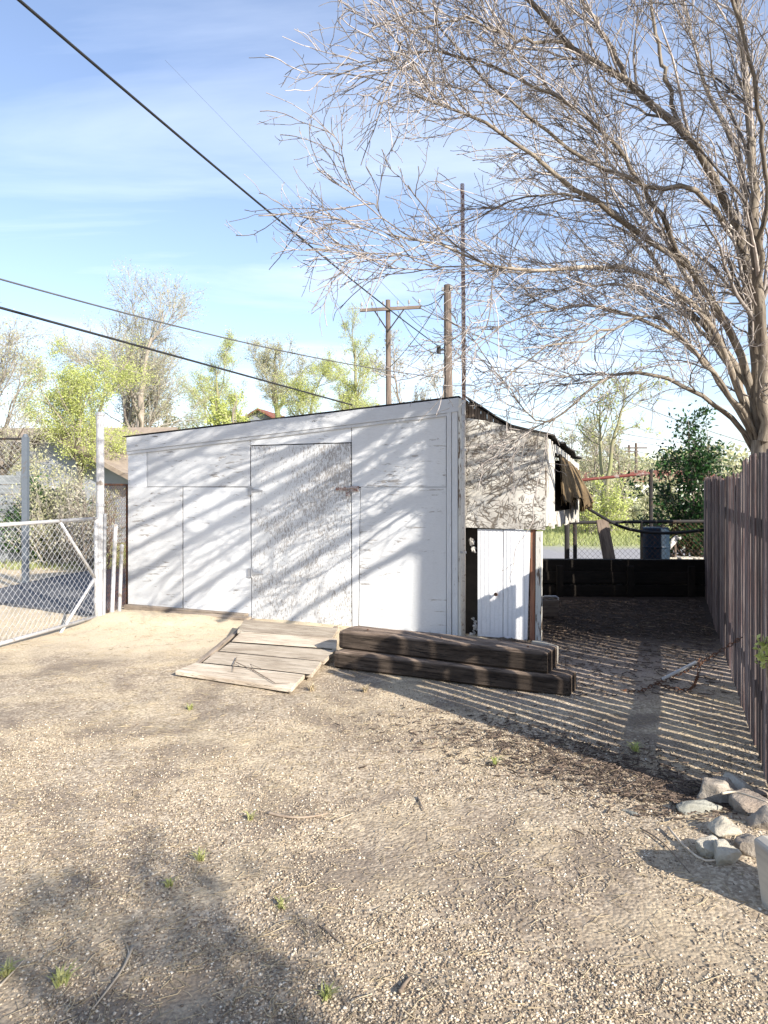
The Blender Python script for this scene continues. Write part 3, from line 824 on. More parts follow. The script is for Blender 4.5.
p0 = G(96.5, 621.5); q0 = G(0, 649.5); gd = (q0-p0).normalized(); GW = 3.0
gt = thing('chain_link_gate', 'waist-high silver chain-link gate with diagonal braces standing open at the left', 'gate', p0, math.atan2(gd.y, gd.x))
HT = 1.225; m = MB()
def gpx(px, py):
    d = Vector(((px-384)/FPX, 1, -(py-HZ)/FPX)); C0 = Vector((0, 0, CH)); nr = Vector((-gd.y, gd.x, 0))
    t = (p0-C0).dot(nr)/d.dot(nr); q = C0+d*t-p0; return Vector((q.dot(gd), 0, q.z))
m.tube([(0.01, 0, .05), (0.01, 0, HT)], .021, 10); m.tube([(0.0, 0, HT), (GW, 0, HT)], .021, 10); m.tube([(0.01, 0, .055), (GW, 0, .055)], .021, 10); m.tube([(GW, 0, .05), (GW, 0, HT)], .021, 10)
m.build('frame', M['galvwhite'], gt, smooth=True)
a = gpx(60, 522); b = gpx(95, 578); c = gpx(60, 634)
for s_, e_ in ((a, b), (b, c)):
    m = MB(); m.tube([(s_.x, -.0, s_.z), (e_.x+.0, 0, e_.z)], .017, 8); m.build('brace', M['galvwhite'], gt, smooth=True)
m = MB(); chainlink(m, (0.01, .012, .06), (1, 0, 0), GW, HT-.07, .085, .0018); m.build('wire_mesh', M['wire'], gt)
for z in (.25, 1.0):
    m = MB(); m.tube([(-.07, 0, z), (.01, 0, z)], .011, 8); m.tube([(0.01, 0, z-.03), (.01, 0, z+.03)], .03, 10); m.build('hinge', M['galv'], gt)
def post(name, label, px, pyb, pyt, r, mat, Y=None, lean=0, cap=True, group=None, cat='post'):
    b = G(px, pyb) if Y is None else Vector(((px-384)/FPX*Y, Y, 0)); zt = P(px, pyt, b.y).z
    o = thing(name, label, cat, (b.x, b.y, 0), 0, group)
    m = MB(); m.tube([(0, 0, -.1), (lean*.5, 0, zt*.5), (lean, 0, zt)], r, 12); m.build('pipe', mat, o, smooth=False)
    if cap:
        m = MB(); m.tube([(lean, 0, zt-.01), (lean, 0, zt+.02), (lean, 0, zt+.035)], [r*1.15, r*1.15, r*.5], 12); m.build('cap', mat, o)
    return o, zt
tp, zt = post('gate_post', 'tall thick galvanised gate post, tallest of the posts left of the shed', 100.2, 621, 415, .046, M['galvwhite'])
m = MB()
for z in (.25, 1.0, .72): m.tube([(0, 0, z-.02), (0, 0, z+.02)], .052, 12)
m.tube([(.05, -.02, .0), (.062, -.01, 1.28)], .02, 8); m.tube([(-.0, 0, 1.37), (0, 0, 1.40)], .053, 12)
m.build('collar', M['galv'], tp)
p3, _ = post('fence_post', 'leaning weathered pipe stub right beside the tall gate post', 111.5, 619, 527, .024, M['galvwhite'], lean=.05)
p4, _ = post('fence_post', 'shortest pipe stub standing against the left edge of the shed', 119, 617, 547, .022, M['galvwhite'], lean=.035)
cl0 = P(104, 600, 9.1); cl1 = P(128, 600, 9.9); cl = thing('chain_link_fence', 'narrow strip of rusty chain-link between the tall gate post and the shed', 'fence', (cl0.x, cl0.y, 0))
ee = (cl1-cl0); ee.z = 0; W_ = ee.length; ee.normalize(); m = MB(); chainlink(m, (0, 0, .03), ee, W_, P(110, 487, 9.3).z, .055, .0024, tint=.0); m.build('wire_mesh', M['rust'], cl)
m = MB(); hh_ = P(110, 487, 9.3).z+.03; m.tube([(0, 0, hh_), tuple(ee*W_+Vector((0, 0, hh_)))], .014); m.tube([tuple(ee*(W_-.04)), tuple(ee*(W_-.04)+Vector((0, 0, hh_)))], .016); m.build('frame', M['rust'], cl)
# farther fence with a blue-grey square post
bp = P(25.5, 500, 12.2); fz = P(25, 437, 12.2).z
ff = thing('chain_link_fence', 'tall chain-link fence with blue-grey corner post at the far left behind the gate', 'fence', (bp.x, bp.y, 0))
m = MB(); m.box((0, 0, fz/2), (.09, .09, fz)); m.tube([(0, 0, fz), (0, 0, fz+.05)], [.05, .03], 8); m.build('post', M['bluegrey'], ff)
m = MB(); m.tube([(0, 0, fz-.03), (-6, -.3, fz-.03)], .018, 8); m.build('top_rail', M['darkiron'], ff)
m = MB(); chainlink(m, (0, 0, .05), Vector((-6, -.3, 0)).normalized(), 6, fz-.1, .10, .0018); m.build('wire_mesh', M['wire'], ff)

# dark grey strip over the dirt beyond the gate
m = MB(); pp = [G(-60, 600), G(0, 590), G(60, 577), G(96, 571), G(125, 570), G(125, 606), G(97, 617), G(50, 612), G(0, 604), G(-60, 603)]
m.prism([(p.x, p.y) for p in pp], (0, 0, -.02), (1, 0, 0), (0, 1, 0), (0, 0, .05)); M['darkstrip'] = plain('dark_grey_strip', (.10, .105, .115), (.16, .16, .165), 30, bump=.3)
o = m.build('ground_strip', M['darkstrip']); o['kind'] = 'structure'
#FENCE
# ------------------------------------------------------------------ right wooden fence
fs = Vector((1.90, 3.55, 0)); fe = Vector((4.81, 11.12, 0)); fdv = (fe-fs); FL = fdv.length; fdv.normalize()
fn = thing('wooden_fence', 'tall weathered fence of close upright slats running along the right side', 'fence', fs, math.atan2(fdv.y, fdv.x))
m = MB(); x = 0.0; random.seed(5)
while x < FL:
    w = random.uniform(.092, .112); d_ = x/FL*7.4
    base_h = 1.78 if x < 2.0 else 1.69+.03*(x > 5)
    h = base_h+random.uniform(-.035, .03); lean = random.uniform(-.014, .014); z0 = gz(*(fs+fdv*x).xy)-.015+random.uniform(0, .02)
    yo = random.uniform(-.006, .006); t = .012
    c = random.uniform(.010, .03)
    poly = [(x, z0), (x+w, z0), (x+w+lean, h-c), (x+w+lean-c*.8, h), (x+lean+c*.8, h+random.uniform(-.01, .01)), (x+lean, h-c)]
    m.prism(poly, (0, yo, 0), (1, 0, 0), (0, 0, 1), (0, -t, 0), None, True)
    x += w+(random.uniform(.022, .048) if x < 3.9 else random.uniform(.003, .006) if x < 5.2 and random.random() < .8 else .012 if x < 5.2 else .001)
m.build('slats', M['fence'], fn, bevel=.0015)
for z in (.385, 1.38):
    m = MB(); m.box((FL/2, -.045, z), (FL, .038, .09)); m.build('rail', M['darkboard'], fn)
for x in (.05, 2.45, 4.85, FL-.05):
    m = MB(); m.box((x, -.12, .82), (.09, .09, 1.68)); m.build('post', M['darkboard'], fn)
# chain from the fence to the ground
def fpt(px, py, off=.02):
    d = Vector(((px-384)/FPX, 1, -(py-HZ)/FPX)); C0 = Vector((0, 0, CH)); nr = Vector((-fdv.y, fdv.x, 0))
    t = (fs+nr*off-C0).dot(nr)/d.dot(nr); return C0+d*t
c0 = fpt(741, 638); c1 = G(640, 691, .02); ch = thing('rusty_chain', 'rusty chain stretched from the wooden fence down to the ground', 'chain', (c1.x, c1.y, 0))
def chainlinks(m, pts, r=.011, w=.0035):
    pts = resample([tuple(p) for p in pts], int(sum((Vector(pts[i+1])-Vector(pts[i])).length for i in range(len(pts)-1))/.030))
    for i in range(len(pts)-1):
        a = Vector(pts[i]); b = Vector(pts[i+1]); x = (b-a).normalized(); up = Vector((0, 0, 1)) if i % 2 else x.cross(Vector((0, 0, 1))).normalized()
        y = (up-x*up.dot(x)).normalized(); cc = (a+b)/2; ring = []
        for k in range(9):
            q = 2*math.pi*k/8; ring.append(cc+x*math.cos(q)*.023+y*math.sin(q)*r)
        m.tube(ring, w, 5, False, .5)
m = MB(); mid_ = c0.lerp(c1, .5); mid_.z -= .03
chainlinks(m, [c0, c0.lerp(c1, .25)-Vector((0, 0, .02)), mid_, c0.lerp(c1, .8)-Vector((0, 0, .01)), c1, G(622, 690, .02)])
s0 = c0.lerp(c1, .38); chainlinks(m, [s0, s0+Vector((-.03, -.02, -.12)), G(690, 689, .03), G(672, 688, .02), G(655, 683, .03)])
m.build('links', M['rust'], ch, world=True)
m = MB(); a = c0.lerp(c1, .42); b = c0.lerp(c1, .76); m.tube([a+Vector((0, 0, -.005)), b+Vector((0, 0, -.0))], .013, 8); m.build('pipe_sleeve', M['galvwhite'], ch, world=True)
# green sprig growing through the fence
def leafobj(name, label, cat, base, pts, size, spread, N, mat, stems=None, seed=1, group=None, stemmat='green'):
    o = thing(name, label, cat, base, 0, group); rg = np.random.default_rng(seed)
    pts = np.array([tuple(p) for p in pts])-np.array(tuple(base))
    v, f, t = leaves(rg, pts, size, spread, N); linkme('leaves', npmesh('leaves', v, f, None, t), M[mat], o)
    if stems:
        m = MB()
        for s_ in stems: m.tube([Vector(p)-Vector(base) for p in s_], [.006]*(len(s_)-1)+[.003], 5)
        m.build('stem', M[stemmat], o)
    return o
b_ = fpt(767, 790); sp = [fpt(766, y, .05) for y in (640, 648, 655, 660)]
leafobj('vine', 'bright green leafy sprig poking through the near end of the fence', 'plant', (sp[-1].x, sp[-1].y, 0), [p+Vector((.0, 0, 0)) for p in sp], .022, .022, 60, 'lime', [[(sp[-1].x+.06, sp[-1].y, 0), sp[-1], sp[0]]], stemmat='stick')

#STONES
# ------------------------------------------------------------------ stones
import bmesh
def rock(label, px, py, sx, sy, sz, rz, mat, seed, tilt=0, sink=.36, off=(0, 0), name='rock', cat='stone'):
    rg = np.random.default_rng(seed); bm = bmesh.new(); bmesh.ops.create_icosphere(bm, subdivisions=4, radius=1)
    from mathutils import noise as mn
    pl = [(unit(rg.normal(size=3)), rg.uniform(.5, .85)) for _ in range(16)]
    for v in bm.verts:
        p = np.array(v.co); 
        for nrm, dd in pl:
            e = p@nrm-dd
            if e > 0: p = p-nrm*e
        q_ = Vector(p)+Vector((seed*3.1, 0, 0)); p *= 1.18+.16*mn.noise(q_*1.6)+.10*mn.noise(q_*4)+.05*mn.noise(q_*11)
        v.co = Vector(p)
    for v in bm.verts: v.co = Matrix.Rotation(tilt, 3, 'X') @ Vector((v.co.x*sx/2, v.co.y*sy/2, v.co.z*sz/2))
    me = bpy.data.meshes.new(name); bm.to_mesh(me); bm.free()
    co = np.array([tuple(v.co) for v in me.vertices])
    a = me.attributes.new('gc', 'FLOAT_VECTOR', 'POINT'); a.data.foreach_set('vector', (co+rg.random(3)*9).astype(np.float32).ravel())
    t = me.attributes.new('tint', 'FLOAT', 'POINT'); t.data.foreach_set('value', np.full(len(co), rg.random(), dtype=np.float32))
    g = G(px, py); o = linkme(name, me, mat, smooth=True)
    o.location = (g.x+off[0], g.y+off[1], gz(g.x, g.y)+sz*(.5-sink)); o.rotation_euler = (0, 0, rz)
    return setp(o, label, cat, 'stones piled by the end of the fence')
rock('large dark purplish-grey stone at the back of the stone pile', 715, 800, .24, .20, .19, .3, M['stone'], 1)
rock('big grey stone with a white streak, farthest back of the pile', 739, 795, .20, .17, .17, 1.1, M['palestone'], 2)
rock('long flat greenish-grey stone at the left end of the pile', 699, 815, .21, .10, .075, .15, M['greenstone'], 3)
rock('rounded dark grey stone at the right edge of the pile', 752, 818, .20, .18, .16, .5, M['stone'], 4)
rock('small pinkish stone wedged in the middle of the pile', 733, 806, .10, .09, .12, .5, M['stone'], 5)
rock('grey stone cut by the right edge of the picture', 768, 836, .17, .15, .15, .2, M['stone'], 6)
rock('pale cracked concrete lump, topmost of the three together', 722, 843, .15, .11, .10, .1, M['palestone'], 7)
rock('pale cracked concrete lump, left of the three together', 707, 860, .12, .11, .11, .9, M['palestone'], 8)
rock('pale cracked concrete lump, lowest and right of the three together', 724, 868, .115, .13, .12, 1.4, M['palestone'], 9)
rock('smooth pinkish-grey stone beside the concrete slab', 749, 862, .11, .11, .10, .4, M['stone'], 10)
rock('small flat stone near the foot of the fence end', 762, 795, .13, .10, .05, .4, M['stone'], 12)
rock('thin pale stone flake among the bark litter', 632, 818, .10, .03, .025, 2.2, M['greenstone'], 13)
# upright slab at the right edge
g = Vector((1.37, 2.72, 0)); o = thing('concrete_slab', 'upright pale concrete slab cut by the right edge of the picture', 'slab', (g.x+.185, g.y+.06, 0), .12)
m = MB(); m.prism([(-.11, 0), (.16, 0), (.16, .24), (-.11, .275), (-.145, .262)], (0, -.06, 0), (1, 0, 0), (0, 0, 1), (0, .12, 0)); m.build('slab', M['conc'], o, bevel=.012)

# sticks and weeds on the yard
def stick(name, label, pix, r, mat, z=.008, seed=1, fork=None, cat='stick'):
    b = G(*pix[0]); o = thing(name, label, cat, (b.x, b.y, 0)); m = MB()
    pts = []
    for q in pix:
        g = G(*q); g.z = gz(g.x, g.y)+z; pts.append(tuple(g))
    pts = resample(pts, 14); rr = np.linspace(r, r*.45, 14)
    m.tube([Vector(p) for p in pts], list(rr), 6)
    if fork:
        f = [];
        for q in fork:
            g = G(*q); g.z = gz(g.x, g.y)+z; f.append(tuple(g))
        m.tube([Vector(p) for p in f], [r*.6]*(len(f)-1)+[r*.25], 5)
    m.build('stem', M[mat], o, world=True, smooth=True); return o
stick('stick', 'dark curved stick lying in the middle of the yard', [(268, 813), (290, 818), (312, 818), (328, 814)], .008, 'stick')
stick('stick', 'pale short stick right of the dark curved stick', [(333, 822), (343, 818), (353, 814)], .005, 'palestick')
stick('stick', 'long thin pale stick at the bottom left', [(133, 948), (124, 968), (110, 988), (92, 1012)], .0055, 'palestick', fork=[(124, 968), (129, 955), (127, 946)])
stick('stick', 'pale straw stalk in the bottom left corner', [(0, 988), (12, 975), (24, 962)], .004, 'palestick')
stick('stick', 'long pale stalk curving past the pale concrete lumps', [(668, 838), (690, 862), (712, 872), (750, 860)], .006, 'palestick', .02)
stick('stick', 'grey stick leaning over the stones at the right', [(722, 820), (735, 818), (752, 826), (768, 834)], .007, 'palestick', .10)
stick('stick', 'short dark stick near the right end of the bottom', [(400, 996), (404, 988), (411, 980)], .009, 'stick')
stick('stick', 'small dark twig below the timbers', [(418, 798), (421, 805), (424, 812)], .006, 'stick')
stick('stick', 'thin dark twig right of centre on the gravel', [(640, 835), (662, 850), (690, 880)], .004, 'stick')
stick('stick', 'thin dark stalk on the gravel at lower right', [(322, 930), (335, 942), (350, 952)], .004, 'stick')
def weed(label, px, py, h, n, seed, mat='weedy', wide=1.3):
    b = G(px, py); rg = np.random.default_rng(seed); o = thing('weed', label, 'weed', (b.x, b.y, gz(b.x, b.y)), 0, 'small weeds sprouting from the gravel')
    th = rg.random(n)*6.28; L = h*rg.uniform(.5, 1.2, n); sp_ = rg.uniform(.3, 1.1, n)*wide
    V = []; F = []
    for i in range(n):
        d = np.array([math.cos(th[i]), math.sin(th[i]), 0]); s = np.array([-d[1], d[0], 0])*.0026*rg.uniform(.8, 1.6)
        a = rg.normal(size=3)*.008; a[2] = 0
        p1 = a+d*L[i]*.35*sp_[i]+np.array([0, 0, L[i]*.6]); p2 = a+d*L[i]*.9*sp_[i]+np.array([0, 0, L[i]*.75])
        k = len(V); V += [a-s, a+s, p1+s, p1-s, p2]; F += [(k, k+1, k+2, k+3), (k+3, k+2, k+4)]
    me = npmesh('blades', V, F, None, np.repeat(rg.random(n), 5)); linkme('blades', me, M[mat], o)
    return o
weed('small green weed on the gravel right of the timbers near the shadow stripes', 636, 750, .07, 26, 1, 'lime')
weed('tiny yellow-green weed below the end of the lower timber', 495, 765, .06, 18, 2, 'lime')
weed('grass tuft near the middle left of the gravel', 200, 860, .05, 26, 3)
weed('grass tuft left of the curved dark stick', 250, 818, .045, 20, 4)
weed('grass tuft in the lower middle of the gravel', 170, 888, .045, 18, 5)
weed('grass tuft right of centre in the lower gravel', 281, 908, .05, 20, 6)
weed('grass tuft at the bottom centre edge of the picture', 327, 1000, .045, 26, 7)
weed('spreading grass tuft near the bottom left corner', 62, 985, .06, 34, 8)
weed('grass tuft at the very left edge near the bottom', 6, 975, .06, 30, 9)
weed('dry grass tuft at the right foot of the ramp', 312, 690, .07, 40, 10, 'straw')
weed('dry grass tuft in front of the left end of the timbers', 365, 692, .07, 40, 11, 'straw')
weed('yellowing weed in the gravel beneath the ramp', 190, 708, .05, 26, 12)

#BACK
# ------------------------------------------------------------------ low wall and clutter at the back of the side yard
lw = thing('low_wall', 'low black timber retaining wall across the end of the side yard', 'wall', (P(620, 560, 10.9).x, 10.9, 0), -.03)
m = MB()
for i in range(3): m.box((-.2+.03*i, .02*i, .09+.178*i), (5.0, .2, .17), jit=.01)
m.build('timbers', M['blacktimber'], lw, bevel=.008)
for px in (560, 630, 690):
    m = MB(); m.box((P(px, 0, 10.8).x-lw.location.x, -.13, .22), (.09, .06, .46)); m.build('stake', M['blacktimber'], lw)
# chain-link panel behind it
cg = thing('chain_link_fence', 'dark pipe-framed chain-link fence behind the low black wall', 'fence', (P(567, 500, 11.6).x, 11.6, 0))
x1 = P(705, 500, 11.6).x-cg.location.x; zt = P(0, 522.5, 11.6).z; m = MB()
for x in (0, x1*.54, x1): m.tube([(x, 0, 0), (x, 0, zt)], .04 if x == 0 else .022, 8)
m.tube([(0, 0, zt), (x1, 0, zt+.02)], .026, 8); m.tube([(0, 0, .42), (x1, 0, .42)], .02, 8); m.build('frame', M['darkiron'], cg)
m = MB(); chainlink(m, (0, 0, .3), (1, 0, 0), x1, zt-.3, .085, .0018, tint=.2); m.build('wire_mesh', M['rust'], cg)
o = thing('leaning_board', 'dark board leaning upright against the dark pipe-framed chain-link fence', 'board', (P(608, 500, 11.4).x, 11.4, 0)); m = MB()
m.beam((.08, -.05, .1), (-.08, .06, 1.1), .18, .05, (0, 1, 0)); m.build('board', M['darkboard'], o, bevel=.004)
# red pipe frame
rf = thing('red_pipe_frame', 'red and white painted pipe rail on an upright at the back of the yard', 'pipe frame', (P(651, 500, 12.7).x, 12.7, 0))
zr = P(0, 473, 12.7).z; m = MB(); m.tube([(0, 0, 0), (0, 0, zr+.06)], .035, 8); m.build('upright', M['darkiron'], rf); m = MB(); m.tube([(P(575, 0, 12.7).x-rf.location.x, .0, 0), (P(575, 0, 12.7).x-rf.location.x, 0, zr-.1)], .035, 8); m.build('upright', M['darkiron'], rf)
m = MB(); m.tube([(P(572, 0, 12.7).x-rf.location.x, 0, P(0, 481, 12.7).z), (.02, 0, zr)], .026, 8); m.build('rail', M['redpipe'], rf)
# sagging hose
ho = thing('hose', 'black hose sagging from the lean-to across to the fence', 'hose', P(612, 524, 10.6))
pts = [P(574, 499, 9.9), P(586, 507, 10.1), P(604, 518, 10.4), P(622, 527, 10.6), P(645, 532, 10.6), P(675, 533, 10.5), P(704, 530, 10.4)]
m = MB(); m.tube([Vector(p) for p in resample([tuple(p) for p in pts], 30)], .022, 8); m.build('hose_line', M['cable'], ho, world=True, smooth=True)
# blue drum
db_ = thing('blue_drum', 'blue plastic drum standing behind the dark pipe-framed chain-link fence', 'barrel', (P(655, 500, 11.95).x, 11.95, 0)); m = MB()
prof_ = [(0, .0), (.25, .0), (.27, .03), (.275, .3), (.285, .32), (.275, .34), (.275, .62), (.285, .64), (.275, .66), (.27, .93), (.25, .95), (0, .95)]
m.tube([(0, 0, z) for r_, z in prof_[1:-1]], [r_*.82 for r_, z in prof_[1:-1]], 28); m.build('body', M['barrel'], db_, smooth=False)
m = MB(); m.tube([(.12, 0, .95), (.12, 0, .975)], .035, 12); m.build('bung', M['black'], db_)
o = thing('plastic_bag', 'crumpled white plastic bag caught between drum and fence', 'bag', (P(676, 541, 12.6).x, 12.6, 0)); m = MB()
z = P(0, 541, 12.6).z; m.prism([(-.1, z-.16), (.02, z-.02), (.13, z+.06), (.0, z+.1), (-.09, z+.02)], (0, 0, 0), (1, 0, .0), (0, 0, 1), (0.02, .06, 0)); m.build('bag', M['rag'], o, bevel=.02)
m = MB(); m.tube([(0, .03, 0), (0, .03, z)], .02); m.build('stake', M['darkboard'], o)
o = thing('stone_kerb', 'pale stone edging on the ground beneath the evergreen bush', 'kerb', (P(680, 556, 12).x, 12, 0)); m = MB()
for i in range(5): m.box((-.45+i*.26, random.uniform(-.03, .03), .23), (.24, .2, .46), jit=.015)
m.build('stones', M['palestone'], o, bevel=.02)

# ------------------------------------------------------------------ poles and wires
def upole(name, label, px, pyt, Y, r, arm=None, mat='pole'):
    x = (px-384)/FPX*Y; zt = P(px, pyt, Y).z; o = thing(name, label, 'utility pole', (x, Y, 0), 0)
    m = MB(); m.tube([(0, 0, -.3), (.03, 0, zt*.5), (0, 0, zt)], [r*1.25, r*1.1, r*.9], 10); m.build('pole', M[mat], o, smooth=False)
    return o, zt
pA, zA = upole('utility_pole', 'wooden utility pole with a crossarm, left of the plain pole', 388.5, 300, 30, .11)
pA.location.x = P(388, 0, 30).x
m = MB(); za = P(0, 310, 30).z; aL = P(362, 0, 30).x-P(390, 0, 30).x; aR = P(423, 0, 30).x-P(390, 0, 30).x
m.beam((aL, -.15, za-.05), (aR, -.15, za+.08), .11, .12); m.build('crossarm', M['pole'], pA)
for q in (.03, .2, .38, .62, .8, .97):
    m = MB(); x = aL+(aR-aL)*q; zz = za-.05+.13*q+.085; m.tube([(x, -.15, zz), (x, -.15, zz+.08), (x, -.15, zz+.1), (x, -.15, zz+.2), (x, -.15, zz+.24)], [.02, .02, .045, .05, .02], 8); m.build('insulator', M['ceramic'], pA)
m = MB(); m.beam((.0, -.14, za-.9), (aL*.5, -.14, za-.03), .03, .05); m.beam((.0, -.14, za-.9), (aR*.5, -.14, za+.03), .03, .05); m.build('arm_brace', M['darkiron'], pA)
pB, zB = upole('utility_pole', 'plain thick wooden utility pole rising right behind the shed roof', 447.5, 285, 25, .14)
m = MB(); zi = P(0, 350, 25).z
m.box((-.2, -.05, zi), (.2, .06, .06)); m.tube([(-.3, -.05, zi-.12), (-.3, -.05, zi+.14)], .07, 8); m.build('wire_bracket', M['darkiron'], pB)
m = MB(); m.box((.12, -.1, P(0, 289, 25).z), (.1, .1, .16)); m.build('insulator', M['ceramic'], pB)
m = MB(); m.box((-.17, -.1, P(0, 290, 25).z), (.08, .1, .12)); m.build('insulator', M['ceramic'], pB)
m = MB(); m.tube([(.16, 0, 0), (.155, 0, zB*.6)], .03, 6); m.build('conduit', M['galv'], pB)
pC, zC = upole('utility_pole', 'thin distant utility pole with short arm beyond the side yard', 636, 443, 75, .14)
m = MB(); m.box((0, -.1, zC-.5), (2.2, .1, .14)); m.build('crossarm', M['pole'], pC)
pD, zD = upole('utility_pole', 'second thin distant pole just left of the other far pole', 629, 445, 82, .14)
m = MB(); m.box((0, -.1, zD-.7), (2.0, .1, .14)); m.build('crossarm', M['pole'], pD)
def wire(label, a, b, sag, r, mat='cable', n=40, name='overhead_wire', mid=None):
    a, b = Vector(a), Vector(b); o = thing(name, label, 'wire', a); pts = []
    for i in range(n+1):
        q = i/n; p = a.lerp(b, q); p.z -= 4*sag*q*(1-q); pts.append(p)
    m = MB(); m.tube(pts, r, 6); m.build('strand', M[mat], o, world=True, smooth=True); return o
iB = P(441, 348, 25)
wire('thick black service cable dropping from the top left corner to the plain pole', P(-30, -42, 6.2), iB, .12, .016)
wire('twin of the black cable from the plain pole to the crossarm pole', P(446, 292, 25), P(420, 306, 30), .15, .016)
wire('upper of the two cables crossing low on the left, running to the plain pole', P(-60, 262, 11), P(446, 378, 25), .25, .015, 'greycable')
wire('lower thicker black cable crossing on the left towards the shed roof', P(-60, 291, 10), P(352, 405, 19.0), .0, .020)
wire('thin wire sloping down from plain pole top to crossarm pole shaft', P(446, 290, 25), P(391, 366, 30), .2, .014, 'greycable')
wire('thin wire from the crossarm to the right side of the plain pole', P(398, 311, 30), P(449, 352, 25), .6, .013, 'greycable')
wire('thin slack wire hanging between the two near poles', P(405, 311, 30), P(447, 335, 25), .25, .012, 'greycable')
wire('long thin wire from the crossarm sloping down to the right behind the lean-to', P(420, 308, 30), P(900, 470, 60), 1.5, .02, 'greycable')
wire('thin wire passing level behind the bare tree from plain pole to the right', P(448, 330, 25), P(900, 360, 34), .6, .012, 'greycable')
for k, (ya, yb) in enumerate(((398, 452), (404, 458), (412, 470), (424, 476))):
    wire('%s of four thin distant wires crossing the sky above the side yard' % ('highest', 'second', 'third', 'lowest')[k], P(450, ya, 42), P(900, yb+8, 60), .9, .018, 'greycable')
wire('faint high wire near the top left, thinner than the black cable', P(165, 60, 60), P(420, 322, 32), .0, .008, 'greycable')

#TREES
# ------------------------------------------------------------------ the big bare tree on the right
def guide(pl, n=22):
    return resample([tuple(P(px, py, Y)) for px, py, Y in pl], n)
TB = P(764, 470, 6.9)
TBz = Vector((TB.x, TB.y, 0))
tr = thing('bare_tree', 'large leafless tree arching over the yard from behind the right-hand fence', 'tree', TBz)
limbs = [ # (px,py,Y) polylines, r0, r1
 ([(764, 560, 6.9), (762, 455, 6.9), (758, 400, 6.85), (756, 333, 6.8), (743, 250, 6.65), (712, 177, 6.4), (681, 130, 6.1), (628, 83, 5.8), (566, 42, 5.5), (525, -5, 5.2), (495, -50, 5.0)], .085, .018),
 ([(762, 450, 6.95), (753, 396, 6.9), (733, 339, 6.7), (691, 271, 6.4), (628, 224, 6.1), (576, 188, 5.8), (514, 141, 5.4), (460, 112, 5.1), (415, 95, 4.8)], .055, .008),
 ([(760, 452, 6.95), (745, 402, 6.9), (701, 313, 6.5), (660, 281, 6.3), (618, 266, 6.1), (566, 270, 5.8), (503, 268, 5.5), (440, 245, 5.2), (385, 232, 5.0)], .042, .006),
 ([(758, 455, 7.0), (735, 405, 6.9), (700, 355, 6.7), (655, 325, 6.5), (605, 308, 6.3), (545, 312, 6.1), (490, 330, 5.9)], .036, .005),
 ([(756, 455, 7.0), (733, 420, 6.9), (701, 396, 6.7), (660, 376, 6.5), (610, 378, 6.3), (578, 400, 6.2), (545, 423, 6.1), (520, 408, 6.0), (512, 395, 6.0)], .034, .005),
 ([(764, 440, 6.8), (764, 360, 6.6), (757, 290, 6.4), (753, 208, 6.3), (748, 104, 6.2), (735, 0, 6.1), (728, -60, 6.0)], .07, .025),
 ([(753, 396, 6.9), (722, 350, 6.9), (680, 300, 6.8), (640, 240, 6.8), (590, 200, 6.7), (530, 195, 6.7), (480, 215, 6.6)], .036, .006),
 ([(628, 83, 5.8), (613, 52, 5.8), (597, 25, 5.8), (580, -5, 5.8), (560, -45, 5.8)], .028, .012),
 ([(681, 130, 6.1), (660, 60, 6.0), (650, 0, 5.9), (640, -50, 5.9)], .026, .01),
 ([(743, 250, 6.6), (720, 215, 6.3), (690, 190, 6.0), (640, 185, 5.8), (575, 150, 5.6), (500, 95, 5.4), (440, 30, 5.2), (395, -10, 5.1)], .032, .006),
 ([(758, 420, 7.2), (715, 330, 7.4), (660, 230, 7.7), (600, 150, 7.9), (540, 80, 8.1)], .045, .008),
 ([(756, 333, 6.8), (742, 180, 6.9), (705, 80, 7.1), (680, -10, 7.2)], .045, .014),
 ([(764, 440, 6.9), (790, 330, 6.8), (800, 200, 6.6), (790, 60, 6.3), (770, -60, 6.0)], .055, .02),
 ([(757, 290, 6.4), (765, 180, 5.9), (750, 60, 5.5), (720, -40, 5.2)], .030, .012),
 ([(758, 448, 6.9), (748, 420, 6.8), (722, 385, 6.6), (690, 345, 6.3), (650, 318, 6.1), (600, 335, 5.9), (540, 350, 5.8), (500, 385, 5.8)], .028, .005),
 ([(756, 440, 7.0), (730, 370, 7.2), (690, 320, 7.4), (640, 290, 7.6), (580, 285, 7.8), (520, 300, 8.0)], .034, .006),
 ([(566, 42, 5.5), (520, 40, 5.2), (470, 20, 5.0), (430, 25, 4.8), (400, 45, 4.7)], .018, .004),
 ([(503, 268, 5.5), (460, 265, 5.3), (420, 262, 5.1), (380, 215, 5.0), (350, 180, 4.9), (330, 120, 4.8)], .007, .003),
 ([(691, 271, 6.4), (650, 200, 6.0), (610, 140, 5.7), (560, 100, 5.5), (480, 60, 5.3), (400, 50, 5.1)], .028, .005),
]
rg = np.random.default_rng(21)
lim = Wood(2)
LP, LR = [], []
for pl, r0, r1 in limbs:
    p = guide(pl); p += np.r_[np.zeros((1, 3)), rg.normal(size=(len(p)-1, 3))*.012]
    r = np.linspace(r0*.8, r1*.8, len(p)); LP.append(p-np.array(TBz)); LR.append(r)
p = resample([(TBz.x+.06, TBz.y+.02, -.1), (TBz.x+.03, TBz.y, .7), (TB.x, TB.y, 1.5), tuple(P(763, 440, 6.9))], 22)
LP.append(p-np.array(TBz)); LR.append(np.linspace(.15, .10, 22))
LP = np.array(LP); LR = np.array(LR)
lim.add(LP, LR, 10)
me = lim.mesh('trunk'); linkme('trunk', me, M['bark'], tr, smooth=True)
GP, GR = LP[:-1], LR[:-1]
c = Wood(3)
A1, R1 = spawn(rg, GP, GR, 190, 1.35, .48, .42, 14, .095, (-.16, -.05, .04), .22, rmin=.0045)
c.add(A1, R1, 6)
